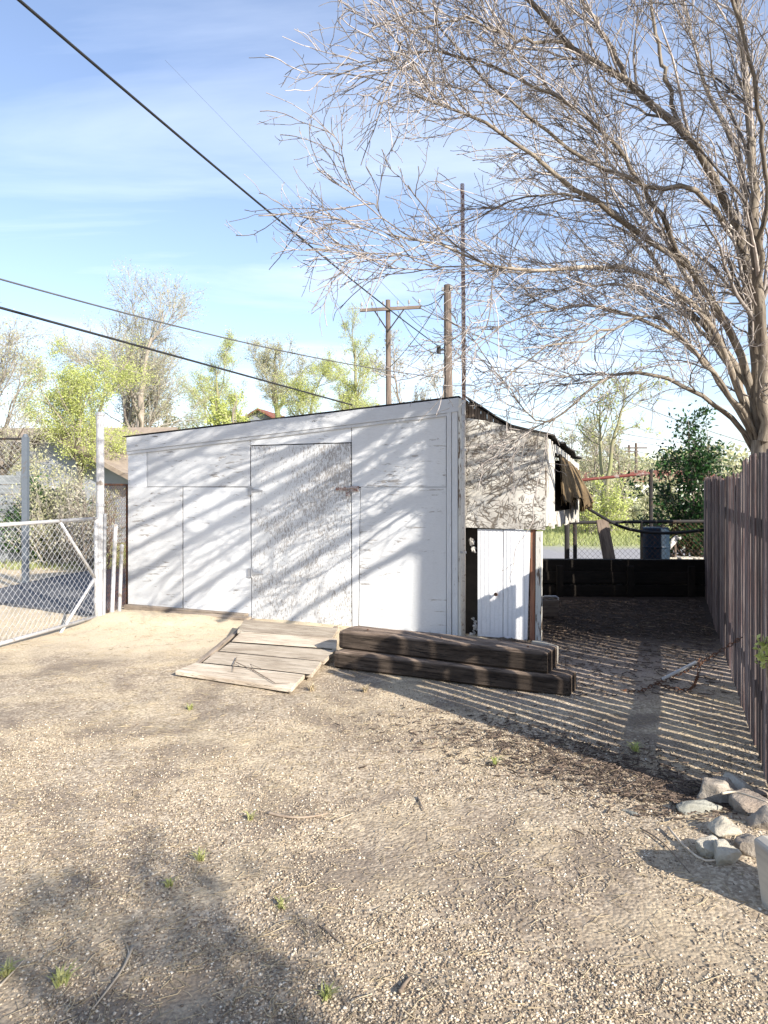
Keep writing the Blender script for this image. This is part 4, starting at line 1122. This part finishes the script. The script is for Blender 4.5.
P2_, R2_ = np.concatenate([GP]), np.concatenate([GR])
A2, R2 = spawn(rg, A1, R1, 1000, .75, .55, .55, 10, .13, (-.12, -.05, .02), .1, rmin=.003); c.add(A2, R2, 4)
A2b, R2b = spawn(rg, GP, GR, 600, .80, .65, .22, 10, .13, (-.12, -.05, .04), .2, rmin=.003); c.add(A2b, R2b, 4)
q = np.concatenate([A2, A2b]); qr = np.concatenate([R2, R2b])
A3, R3 = spawn(rg, q, qr, 4800, .36, .75, .7, 7, .15, (0, 0, .05), .1, rmin=.0023); c.add(A3, R3, 3)
A3b, R3b = spawn(rg, A1, R1, 900, .5, .7, .35, 7, .14, (0, 0, .05), .1, rmin=.0023); c.add(A3b, R3b, 3)
q = np.concatenate([A3, A3b]); qr = np.concatenate([R3, R3b])
A4, R4 = spawn(rg, q, qr, 5500, .11, .85, .9, 4, .16, (0, 0, .05), .15, rmin=.0018); c.add(A4, R4, 3)
linkme('crown', c.mesh('crown'), M['twig'], tr)

# generic tree ------------------------------------------------------
def gtree(name, label, px, pyt, Y, spread, seed, leafmat=None, nleaf=0, lsize=.12, trunk_r=.18, bark='farbark', twig='fartwig', group=None, base=None,
          dens=1.0, trunks=1, vase=.5, lean=0, first=.3, rm=.006, lspread=.25, nlimb=10, z_top=None, upw=.5):
    x = (px-384)/FPX*Y; zt = P(px, pyt, Y).z if z_top is None else z_top
    if base is not None: x, Y = base
    o = thing(name, label, 'tree', (x, Y, 0), 0, group); rg = np.random.default_rng(seed)
    H = zt*.93; w = Wood(seed)
    T = []; TR = []
    for k in range(trunks):
        a = rg.random()*6.28; v = vase*H*.35*(trunks > 1); n = 14; q = np.linspace(0, 1, n)
        pts = np.stack([lean*H*q**1.5+math.cos(a)*v*q**1.2, math.sin(a)*v*q**1.2, H*(.92 if k else 1)*q], -1); pts[1:] += np.cumsum(rg.normal(size=(n-1, 3))*H*.008, 0)
        T.append(pts); TR.append(trunk_r*(1-.88*q)+.01)
    T = np.array(T); TR = np.array(TR); w.add(T, TR, 8)
    L1, r1 = spawn(rg, T, TR, int(nlimb*trunks), spread, .75, .45, 12, .10, (0, 0, upw), first, rmin=rm*2); w.add(L1, r1, 6)
    me = w.mesh('trunk'); linkme('trunk', me, M[bark], o, smooth=True)
    c = Wood(seed+1)
    L2, r2 = spawn(rg, L1, r1, int(90*dens), spread*.5, .6, .5, 8, .13, (0, 0, .35), .15, rmin=rm); c.add(L2, r2, 4)
    L3, r3 = spawn(rg, np.concatenate([L2]), r2, int(700*dens), spread*.24, .6, .6, 5, .15, (0, 0, .25), .1, rmin=rm*.6); c.add(L3, r3, 3)
    L4, r4 = spawn(rg, L3, r3, int(1500*dens), spread*.12, .7, .8, 4, .15, (0, 0, .2), .1, rmin=rm*.45); c.add(L4, r4, 3)
    cr = linkme('crown', c.mesh('crown'), M[twig], o)
    if leafmat:
        pts = np.concatenate([L3[:, 2:].reshape(-1, 3), L4.reshape(-1, 3)])
        v, f, t = leaves(rg, pts, lsize, lspread*spread*.12, nleaf)
        linkme('leaves', npmesh('leaves', v, f, None, t), M[leafmat], cr)
    return o
gtree('tree', 'tall pale bare tree with a thick forked trunk, highest at the left', 122, 318, 34, 5.2, 31, 'olive', 26000, .034, .30, dens=2.6, trunks=2, vase=.55, rm=.011, nlimb=9, first=.35)
gtree('tree', 'bright lime-green leafy tree left of the tall gate post', 84, 372, 22, 2.7, 32, 'lime', 42000, .025, .12, bark='farbark', dens=1.0, rm=.006, trunks=2, vase=.5)
gtree('tree', 'bare grey-green tree with a dark forked trunk at the far left edge', 18, 372, 17, 2.6, 33, 'olive', 9000, .024, .12, bark='bark', dens=1.8, rm=.005, trunks=3, vase=.7, first=.2)
gtree('tree', 'lopsided tree with yellow-green ivy-covered trunk over the shed roof, left one', 218, 356, 38, 3.4, 34, 'lime', 26000, .028, .22, bark='mossbark', dens=.8, rm=.010, nlimb=8)
gtree('tree', 'tall slim bare tree with a grey crown behind the middle of the shed', 279, 334, 42, 3.6, 35, 'olive', 16000, .034, .3, bark='mossbark', dens=.8, rm=.011, first=.5, nlimb=8)
gtree('tree', 'small yellow-green tree right of the tall slim bare tree', 302, 370, 36, 2.8, 36, 'lime', 26000, .028, .14, bark='mossbark', dens=.8, rm=.009, trunks=2)
gtree('tree', 'pointed pale green tree just left of the crossarm pole', 362, 338, 40, 3.0, 37, 'lime', 30000, .03, .26, bark='mossbark', dens=1.2, rm=.010, nlimb=16, first=.25)
gtree('tree', 'brownish bare tree between the two utility poles', 420, 368, 44, 3.6, 38, 'budgrey', 2500, .07, .2, dens=.9, rm=.011, trunks=2)
gtree('tree', 'low bare greyish tree between the lime tree and the ivy-covered tree', 160, 400, 40, 2.6, 39, 'olive', 3000, .07, .2, dens=.9, rm=.010, trunks=2)
gtree('tree', 'low leafy tree peeping over the shed roof left of the red gable', 240, 400, 34, 2.0, 40, 'lime', 5000, .07, .15, dens=.6, rm=.009, trunks=2)
gtree('tree', 'forked leafless tree with ivy-green trunk beyond the side yard', 606, 385, 26, 2.2, 41, 'lime', 600, .06, .10, bark='mossbark', dens=.6, rm=.008, trunks=2, vase=.35, first=.6)
gtree('tree', 'thin leafless sapling behind the lean-to roof', 588, 440, 30, 2.0, 42, 'olive', 1800, .05, .08, dens=.8, rm=.007, trunks=3, vase=.8)
gtree('tree', 'leafless brush tree behind the red rail', 625, 448, 36, 2.4, 43, 'olive', 3000, .06, .09, dens=1.0, rm=.008, trunks=3, vase=.8, first=.1)
# trees whose shade falls into the picture, outside the frame on the right
sx = -math.sin(R(40)); sy = math.cos(R(40))

def bush(name, label, px, Y, W, H, seed, mat, nleaf, lsize, cat='bush', twig='fartwig', nst=26, rm=.004, zoff=0, cover=1.0):
    x = (px-384)/FPX*Y; o = thing(name, label, cat, (x, Y, 0), 0); rg = np.random.default_rng(seed)
    st = np.zeros((nst, 8, 3)); a = rg.random(nst)*6.28; rad = rg.random(nst)**.6*W; q = np.linspace(0, 1, 8)
    hh = H*np.sqrt(np.maximum(.15, 1-(rad/W)**2*.8))*rg.uniform(.7, 1.05, nst)
    for k in range(8):
        st[:, k, 0] = np.cos(a)*rad*(.3+.7*q[k]**.8); st[:, k, 1] = np.sin(a)*rad*.7*(.3+.7*q[k]**.8); st[:, k, 2] = hh*q[k]
    st[:, 1:] += np.cumsum(rg.normal(size=(nst, 7, 3))*H*.02, 1)
    sr = np.linspace(.02, .005, 8)[None]*np.ones((nst, 1)); w = Wood(seed); w.add(st, sr, 5)
    L2, r2 = spawn(rg, st, sr, nst*12, H*.3, .7, .6, 5, .2, (0, 0, .1), .08, rmin=rm); w.add(L2, r2, 3)
    L3, r3 = spawn(rg, L2, r2, nst*28, H*.13, .8, .8, 4, .2, (0, 0, .1), .08, rmin=rm*.7); w.add(L3, r3, 3)
    linkme('stems', w.mesh('stems'), M[twig], o)
    pts = np.concatenate([L2[:, 2:].reshape(-1, 3), L3.reshape(-1, 3)])
    v, f, t = leaves(rg, pts, lsize, H*.03, nleaf); v[:, 2] = np.maximum(v[:, 2], .02)
    linkme('leaves', npmesh('leaves', v, f, None, t), M[mat], o)
    return o
bush('evergreen_bush', 'tall glossy dark green bush beside the far end of the wooden fence', 697, 12.9, 1.0, P(0, 432, 12.9).z, 51, 'ever', 10500, .036, twig='bark', nst=20)
bush('shrub', 'pale budding shrub filling the view behind the red rail, right part', 640, 27, 2.0, P(0, 470, 27).z, 52, 'olive', 9000, .045)
bush('shrub', 'pale yellow-green shrub below the forked leafless tree', 597, 25, 1.5, P(0, 478, 25).z, 53, 'lime', 5000, .04)
bush('shrub', 'pale shrub visible just right of the hanging matting', 566, 30, 1.6, P(0, 462, 30).z, 54, 'olive', 6000, .05)
bush('shrub', 'tangled pale shrub left of the tall gate post', 66, 15, .9, P(0, 462, 15).z, 55, 'olive', 5000, .028, nst=34)
bush('shrub', 'dark green leafy shrub low behind the gate', 48, 15.5, 1.0, P(0, 480, 15.5).z, 56, 'green', 7000, .04)
bush('shrub', 'dry brown tangled shrub beside the base of the tall gate post', 92, 14, .6, P(0, 490, 14).z, 57, 'budgrey', 1500, .03, twig='rustwood' if False else 'farbark')
bush('shrub', 'yellow-green shrub at the left edge behind the blue-grey post', 6, 19, 1.4, P(0, 450, 19).z, 58, 'olive', 7000, .04)
bush('shrub', 'small lime shrub in the grass behind the gate', 68, 17, .6, P(0, 505, 17).z, 59, 'lime', 2500, .04)
# distant tree belt
def belt(name, label, x0, x1, Y, h, N, mat, seed, size):
    rg = np.random.default_rng(seed); x = rg.uniform(x0, x1, N); y = Y+rg.normal(size=N)*Y*.04
    top = h*(.55+.5*(vnoise(x/Y*18, y*0+seed)+.5)+.25*vnoise(x/Y*70, y*0))
    z = top*rg.random(N)**.8
    v, f, t = leaves(rg, np.stack([x, y, z], -1), size, size*.5, N)
    o = linkme(name, npmesh(name, v, f, None, t), M[mat]); o['kind'] = 'stuff'; setp(o, label, 'woods')
belt('distant_woods', 'far band of pale budding trees along the horizon', -120, 170, 140, 9, 42000, 'olive', 61, .5)
belt('distant_scrub', 'low yellow-green scrub along the far side of the grass', 3, 40, 50, 2.0, 9000, 'olive', 62, .14)
# grass growing behind
def grassfield(N, xr, yr, h, w):
    x = rng.uniform(*xr, N); y = rng.uniform(*yr, N); z = hgt(x, y)*0
    a = rng.random(N)*6.28; s = np.stack([np.cos(a)*w, np.sin(a)*w, 0*a], -1); H_ = h*rng.uniform(.4, 1.2, N)
    b = np.stack([x, y, z], -1); tip = b+np.stack([rng.normal(size=N)*h*.3, rng.normal(size=N)*h*.3, H_], -1)
    V = np.stack([b-s, b+s, tip], 1).reshape(-1, 3); return V, np.arange(3*N).reshape(-1, 3), np.repeat(rng.random(N), 3)
v, f, t = grassfield(26000, (2, 16), (20, 36), .16, .012)
o = linkme('grass', npmesh('grass', v, f, None, t), M['grass']); setp(o, 'spring grass on the open ground beyond the side yard', 'grass', kind='stuff')
v, f, t = grassfield(9000, (-12, -5), (14.2, 20), .14, .010)
o = linkme('grass', npmesh('grass', v, f, None, t), M['grass']); setp(o, 'rough grass beneath the shrubs behind the gate', 'grass', kind='stuff')

# ------------------------------------------------------------------ houses
def house(name, label, c, L, W, hw, hr, rz, wm, rm_, wins=()):
    o = thing(name, label, 'house', c, rz); m = MB()
    m.prism([(-W/2, 0), (W/2, 0), (W/2, hw), (0, hw+hr*.96), (-W/2, hw)], (-L/2, 0, 0), (0, 1, 0), (0, 0, 1), (L, 0, 0)); m.build('wall', M[wm], o)
    rf_ = MB(); ov = .45
    for s in (-1, 1):
        dz = hr/(W/2)*ov
        a = Vector((-L/2-ov, s*(W/2+ov), hw-dz)); b = Vector((L/2+ov, s*(W/2+ov), hw-dz)); c2 = Vector((L/2+ov, 0, hw+hr+.02)); d = Vector((-L/2-ov, 0, hw+hr+.02)); t = Vector((0, 0, .14))
        rf_.add([a, b, c2, d, a+t, b+t, c2+t, d+t], [(0,1,2,3),(4,7,6,5),(0,4,5,1),(1,5,6,2),(2,6,7,3),(3,7,4,0)])
    rf_.build('roof', M[rm_], o)
    for (x, y, z, w, h, ax) in wins:
        m = MB(); m.box((x, y, z), (w+.16, .08, h+.16) if ax == 'y' else (.08, w+.16, h+.16)); fr = m.build('window', M['wallwhite'], o)
        m = MB(); m.box((x, y, z), (w, .1, h) if ax == 'y' else (.1, w, h)); m.build('pane', M['glass'], fr)
    return o
hc = P(108, 500, 26)
house('house', 'grey house with brown shingle roof behind the tall gate post', (hc.x-2.4, 26+1, 0), 8.4, 6, 2.0, 1.6, R(-4), 'wallgrey', 'roofbrown', [(3.6, -3.0, 1.2, .8, .9, 'y'), (-1, -3.0, 1.1, 1.1, 1.0, 'y')])
hc = P(60, 500, 21)
house('house', 'white-walled house with tan gable roof half hidden by shrubs at the left', (hc.x, 24, 0), 4.2, 5.5, 1.9, 1.25, R(72), 'wallgrey', 'roofbrown', [(-2.1, 0.2, 1.1, 1.0, .9, 'x')])
hc = P(272, 500, 60)
house('house', 'distant house whose red-brown gable shows over the shed roof', (hc.x, 62, 0), 8, 7, 5.6, 2.0, R(80), 'wallgrey', 'roofred')
gb = P(8, 500, 15.8); gf = thing('board_fence', 'grey horizontal board fence at the far left edge', 'fence', (gb.x-1.0, 15.2, 0), R(6)); m = MB()
for i in range(9): m.box((0, 0, .15+i*.2), (3.0, .03, .185))
m.build('boards', M['greyboards'], gf)
m = MB()
for x in (-1.5, 1.45): m.box((x, .06, .95), (.1, .1, 1.95))
m.build('post', M['greyboards'], gf)
fh = P(640, 500, 70); house('house', 'long low distant building with white wall beyond the scrub', (fh.x+2, 78, 0), 15, 8, 2.2, 1.0, R(3), 'wallwhite', 'roofred')

#SHADERS
# unseen trees added out of frame, limbs and crown shaped for their shade
EL = R(25.5); AZ = R(40)
Ld = Vector((-math.sin(AZ)*math.cos(EL), math.cos(AZ)*math.cos(EL), -math.sin(EL)))
def onwall(px, py):
    x, z = FP(px, py, 0); return A+ub*x+Vector((0, 0, z))
st = thing('bare_tree', 'unseen tree outside the picture on the right, drooping limbs shaped to shade the shed', 'tree', (5.55, 2.15, 0))
so_ = np.array([5.55, 2.15, 0.]); rg = np.random.default_rng(77)
T_ = resample([(0, 0, -.1), (.03, .02, 2), (0, .03, 4), (.05, 0, 6.2), (.2, -.1, 8.5)], 22); w_ = Wood(5)
LPs = [T_]; LRs = [np.linspace(.19, .07, 22)]
for (ax, ay, bx, by, dist, rr_) in (  # limbs traced back from wanted shadow lines on the shed wall
    (120, 452, 330, 372, 8.3, .030), (100, 500, 350, 395, 8.6, .050), (110, 540, 360, 420, 8.2, .040), (120, 585, 370, 440, 8.8, .055), (140, 628, 380, 470, 8.1, .045),
    (190, 650, 385, 515, 8.4, .045), (230, 668, 392, 560, 8.2, .035), (100, 472, 340, 380, 9.0, .035), (110, 560, 365, 432, 9.2, .035), (160, 600, 375, 455, 9.3, .03)):
    inview = lambda q: abs(q.x) < .60*q.y and q.z < CH+.72*q.y
    while inview(onwall(ax, ay)-Ld*dist) and dist < 14: dist += .2
    a = onwall(ax, ay)-Ld*dist; b = onwall(bx, by)-Ld*(dist-.3)
    zt_ = b.z+.35; c = Vector((5.55+.03*(zt_-6), 2.15, zt_))
    p = resample([tuple(c), tuple(b.lerp(c, .45)+Vector((0, 0, .1))), tuple(b), tuple(a.lerp(b, .55)+Vector((0, 0, .05))), tuple(a)], 22)-so_
    p[1:] += np.cumsum(rg.normal(size=(21, 3))*.012, 0)
    LPs.append(p); LRs.append(np.linspace(rr_*1.5, rr_*.75, 22))
LPs = np.array(LPs); LRs = np.array(LRs); w_.add(LPs, LRs, 8); linkme('trunk', w_.mesh('trunk'), M['bark'], st, smooth=True)
c_ = Wood(6); pull = np.array([-.10, .02, -.06])
B1, S1 = spawn(rg, LPs[1:], LRs[1:], 26, 1.0, .35, .5, 10, .08, pull, .2, rmin=.006); c_.add(B1, S1, 5)
B2, S2 = spawn(rg, np.concatenate([B1]), S1, 45, .5, .45, .6, 6, .1, pull, .2, rmin=.004); c_.add(B2, S2, 4)
linkme('crown', c_.mesh('crown'), M['twig'], st)
gtree('tree', 'unseen leafy tree added behind the camera on the right to shade the near gravel', 0, 0, 2, 2.9, 72, 'olive', 11000, .06, .20, bark='bark', twig='twig', base=(4.9, -6.7), dens=1.3, trunks=2, z_top=5.1, first=.35, nlimb=8, rm=.006, lspread=.5)

# ------------------------------------------------------------------ light, sky, camera
sd = bpy.data.lights.new('sun', 'SUN'); sd.energy = 5.0; sd.angle = R(.45); sd.color = (1, .925, .82)
so = bpy.data.objects.new('sun', sd); COL.objects.link(so); so.rotation_euler = Ld.to_track_quat('-Z', 'Y').to_euler(); so.location = (8, -10, 9)
w = bpy.data.worlds.new('World'); SC.world = w; w.use_nodes = True; nt = w.node_tree; N = nt.nodes; L = nt.links
bg = N['Background']; sky = N.new('ShaderNodeTexSky'); sky.sky_type = 'NISHITA'; sky.sun_disc = False
sky.sun_elevation = EL; sky.sun_rotation = math.atan2(-Ld.x, -Ld.y); sky.air_density = 1.0; sky.dust_density = .6; sky.ozone_density = 1.5
tc = N.new('ShaderNodeTexCoord'); sp = N.new('ShaderNodeSeparateXYZ'); L.new(tc.outputs['Generated'], sp.inputs[0])
def mth(op, a, b=0.0):
    m = N.new('ShaderNodeMath'); m.operation = op
    for k, v in enumerate((a, b)):
        if hasattr(v, 'is_linked'): L.new(v, m.inputs[k])
        else: m.inputs[k].default_value = v
    return m.outputs[0]
zz = mth('ADD', mth('MAXIMUM', sp.outputs[2], 0.0), .14)
cx = mth('DIVIDE', sp.outputs[0], zz); cy = mth('DIVIDE', sp.outputs[1], zz)
cb = N.new('ShaderNodeCombineXYZ'); L.new(cx, cb.inputs[0]); L.new(cy, cb.inputs[1])
mp_ = N.new('ShaderNodeMapping'); mp_.inputs['Scale'].default_value = (.5, 1.9, 1); mp_.inputs['Rotation'].default_value = (0, 0, R(14)); mp_.inputs['Location'].default_value = (2.3, 1.1, 0); L.new(cb.outputs[0], mp_.inputs[0])
nz = N.new('ShaderNodeTexNoise'); nz.inputs['Scale'].default_value = .8; nz.inputs['Detail'].default_value = 7; nz.inputs['Roughness'].default_value = .58; nz.inputs['Distortion'].default_value = .6; L.new(mp_.outputs[0], nz.inputs['Vector'])
rp_ = N.new('ShaderNodeValToRGB'); rp_.color_ramp.elements[0].position = .47; rp_.color_ramp.elements[1].position = .78; L.new(nz.outputs[0], rp_.inputs[0])
lowr = N.new('ShaderNodeMapRange'); lowr.inputs['From Min'].default_value = .02; lowr.inputs['From Max'].default_value = .45; lowr.inputs['To Min'].default_value = .95; lowr.inputs['To Max'].default_value = .30; L.new(sp.outputs[2], lowr.inputs[0])
hz = N.new('ShaderNodeMapRange'); hz.inputs['From Min'].default_value = 0; hz.inputs['From Max'].default_value = .5; hz.inputs['To Min'].default_value = .16; hz.inputs['To Max'].default_value = .07; L.new(sp.outputs[2], hz.inputs[0])
cf = mth('MINIMUM', mth('ADD', mth('MULTIPLY', rp_.outputs[0], lowr.outputs[0]), hz.outputs[0]), .85)
mx = N.new('ShaderNodeMix'); mx.data_type = 'RGBA'; L.new(cf, mx.inputs[0]); hs = N.new('ShaderNodeMix'); hs.data_type = 'RGBA'; hs.blend_type = 'MULTIPLY'; hs.inputs[0].default_value = 1; L.new(sky.outputs[0], hs.inputs[6]); hs.inputs[7].default_value = (1.0, 1.0, 1.10, 1); L.new(hs.outputs[2], mx.inputs[6]); mx.inputs[7].default_value = (7.0, 7.6, 8.6, 1)
L.new(mx.outputs[2], bg.inputs[0]); bg.inputs[1].default_value = .105
cam = bpy.data.cameras.new('camera'); co = bpy.data.objects.new('camera', cam); COL.objects.link(co); SC.camera = co
co.location = (0, 0, CH); co.rotation_euler = (R(90), 0, 0); cam.sensor_width = 36; cam.lens = FPX/1024*36; cam.shift_y = -(512-HZ)/1024
cam.clip_end = 3000; cam.clip_start = .05
vs = SC.view_settings; vs.view_transform = 'Standard'; vs.look = 'None'; vs.gamma = 1; vs.exposure = 1.05; vs.use_curve_mapping = False
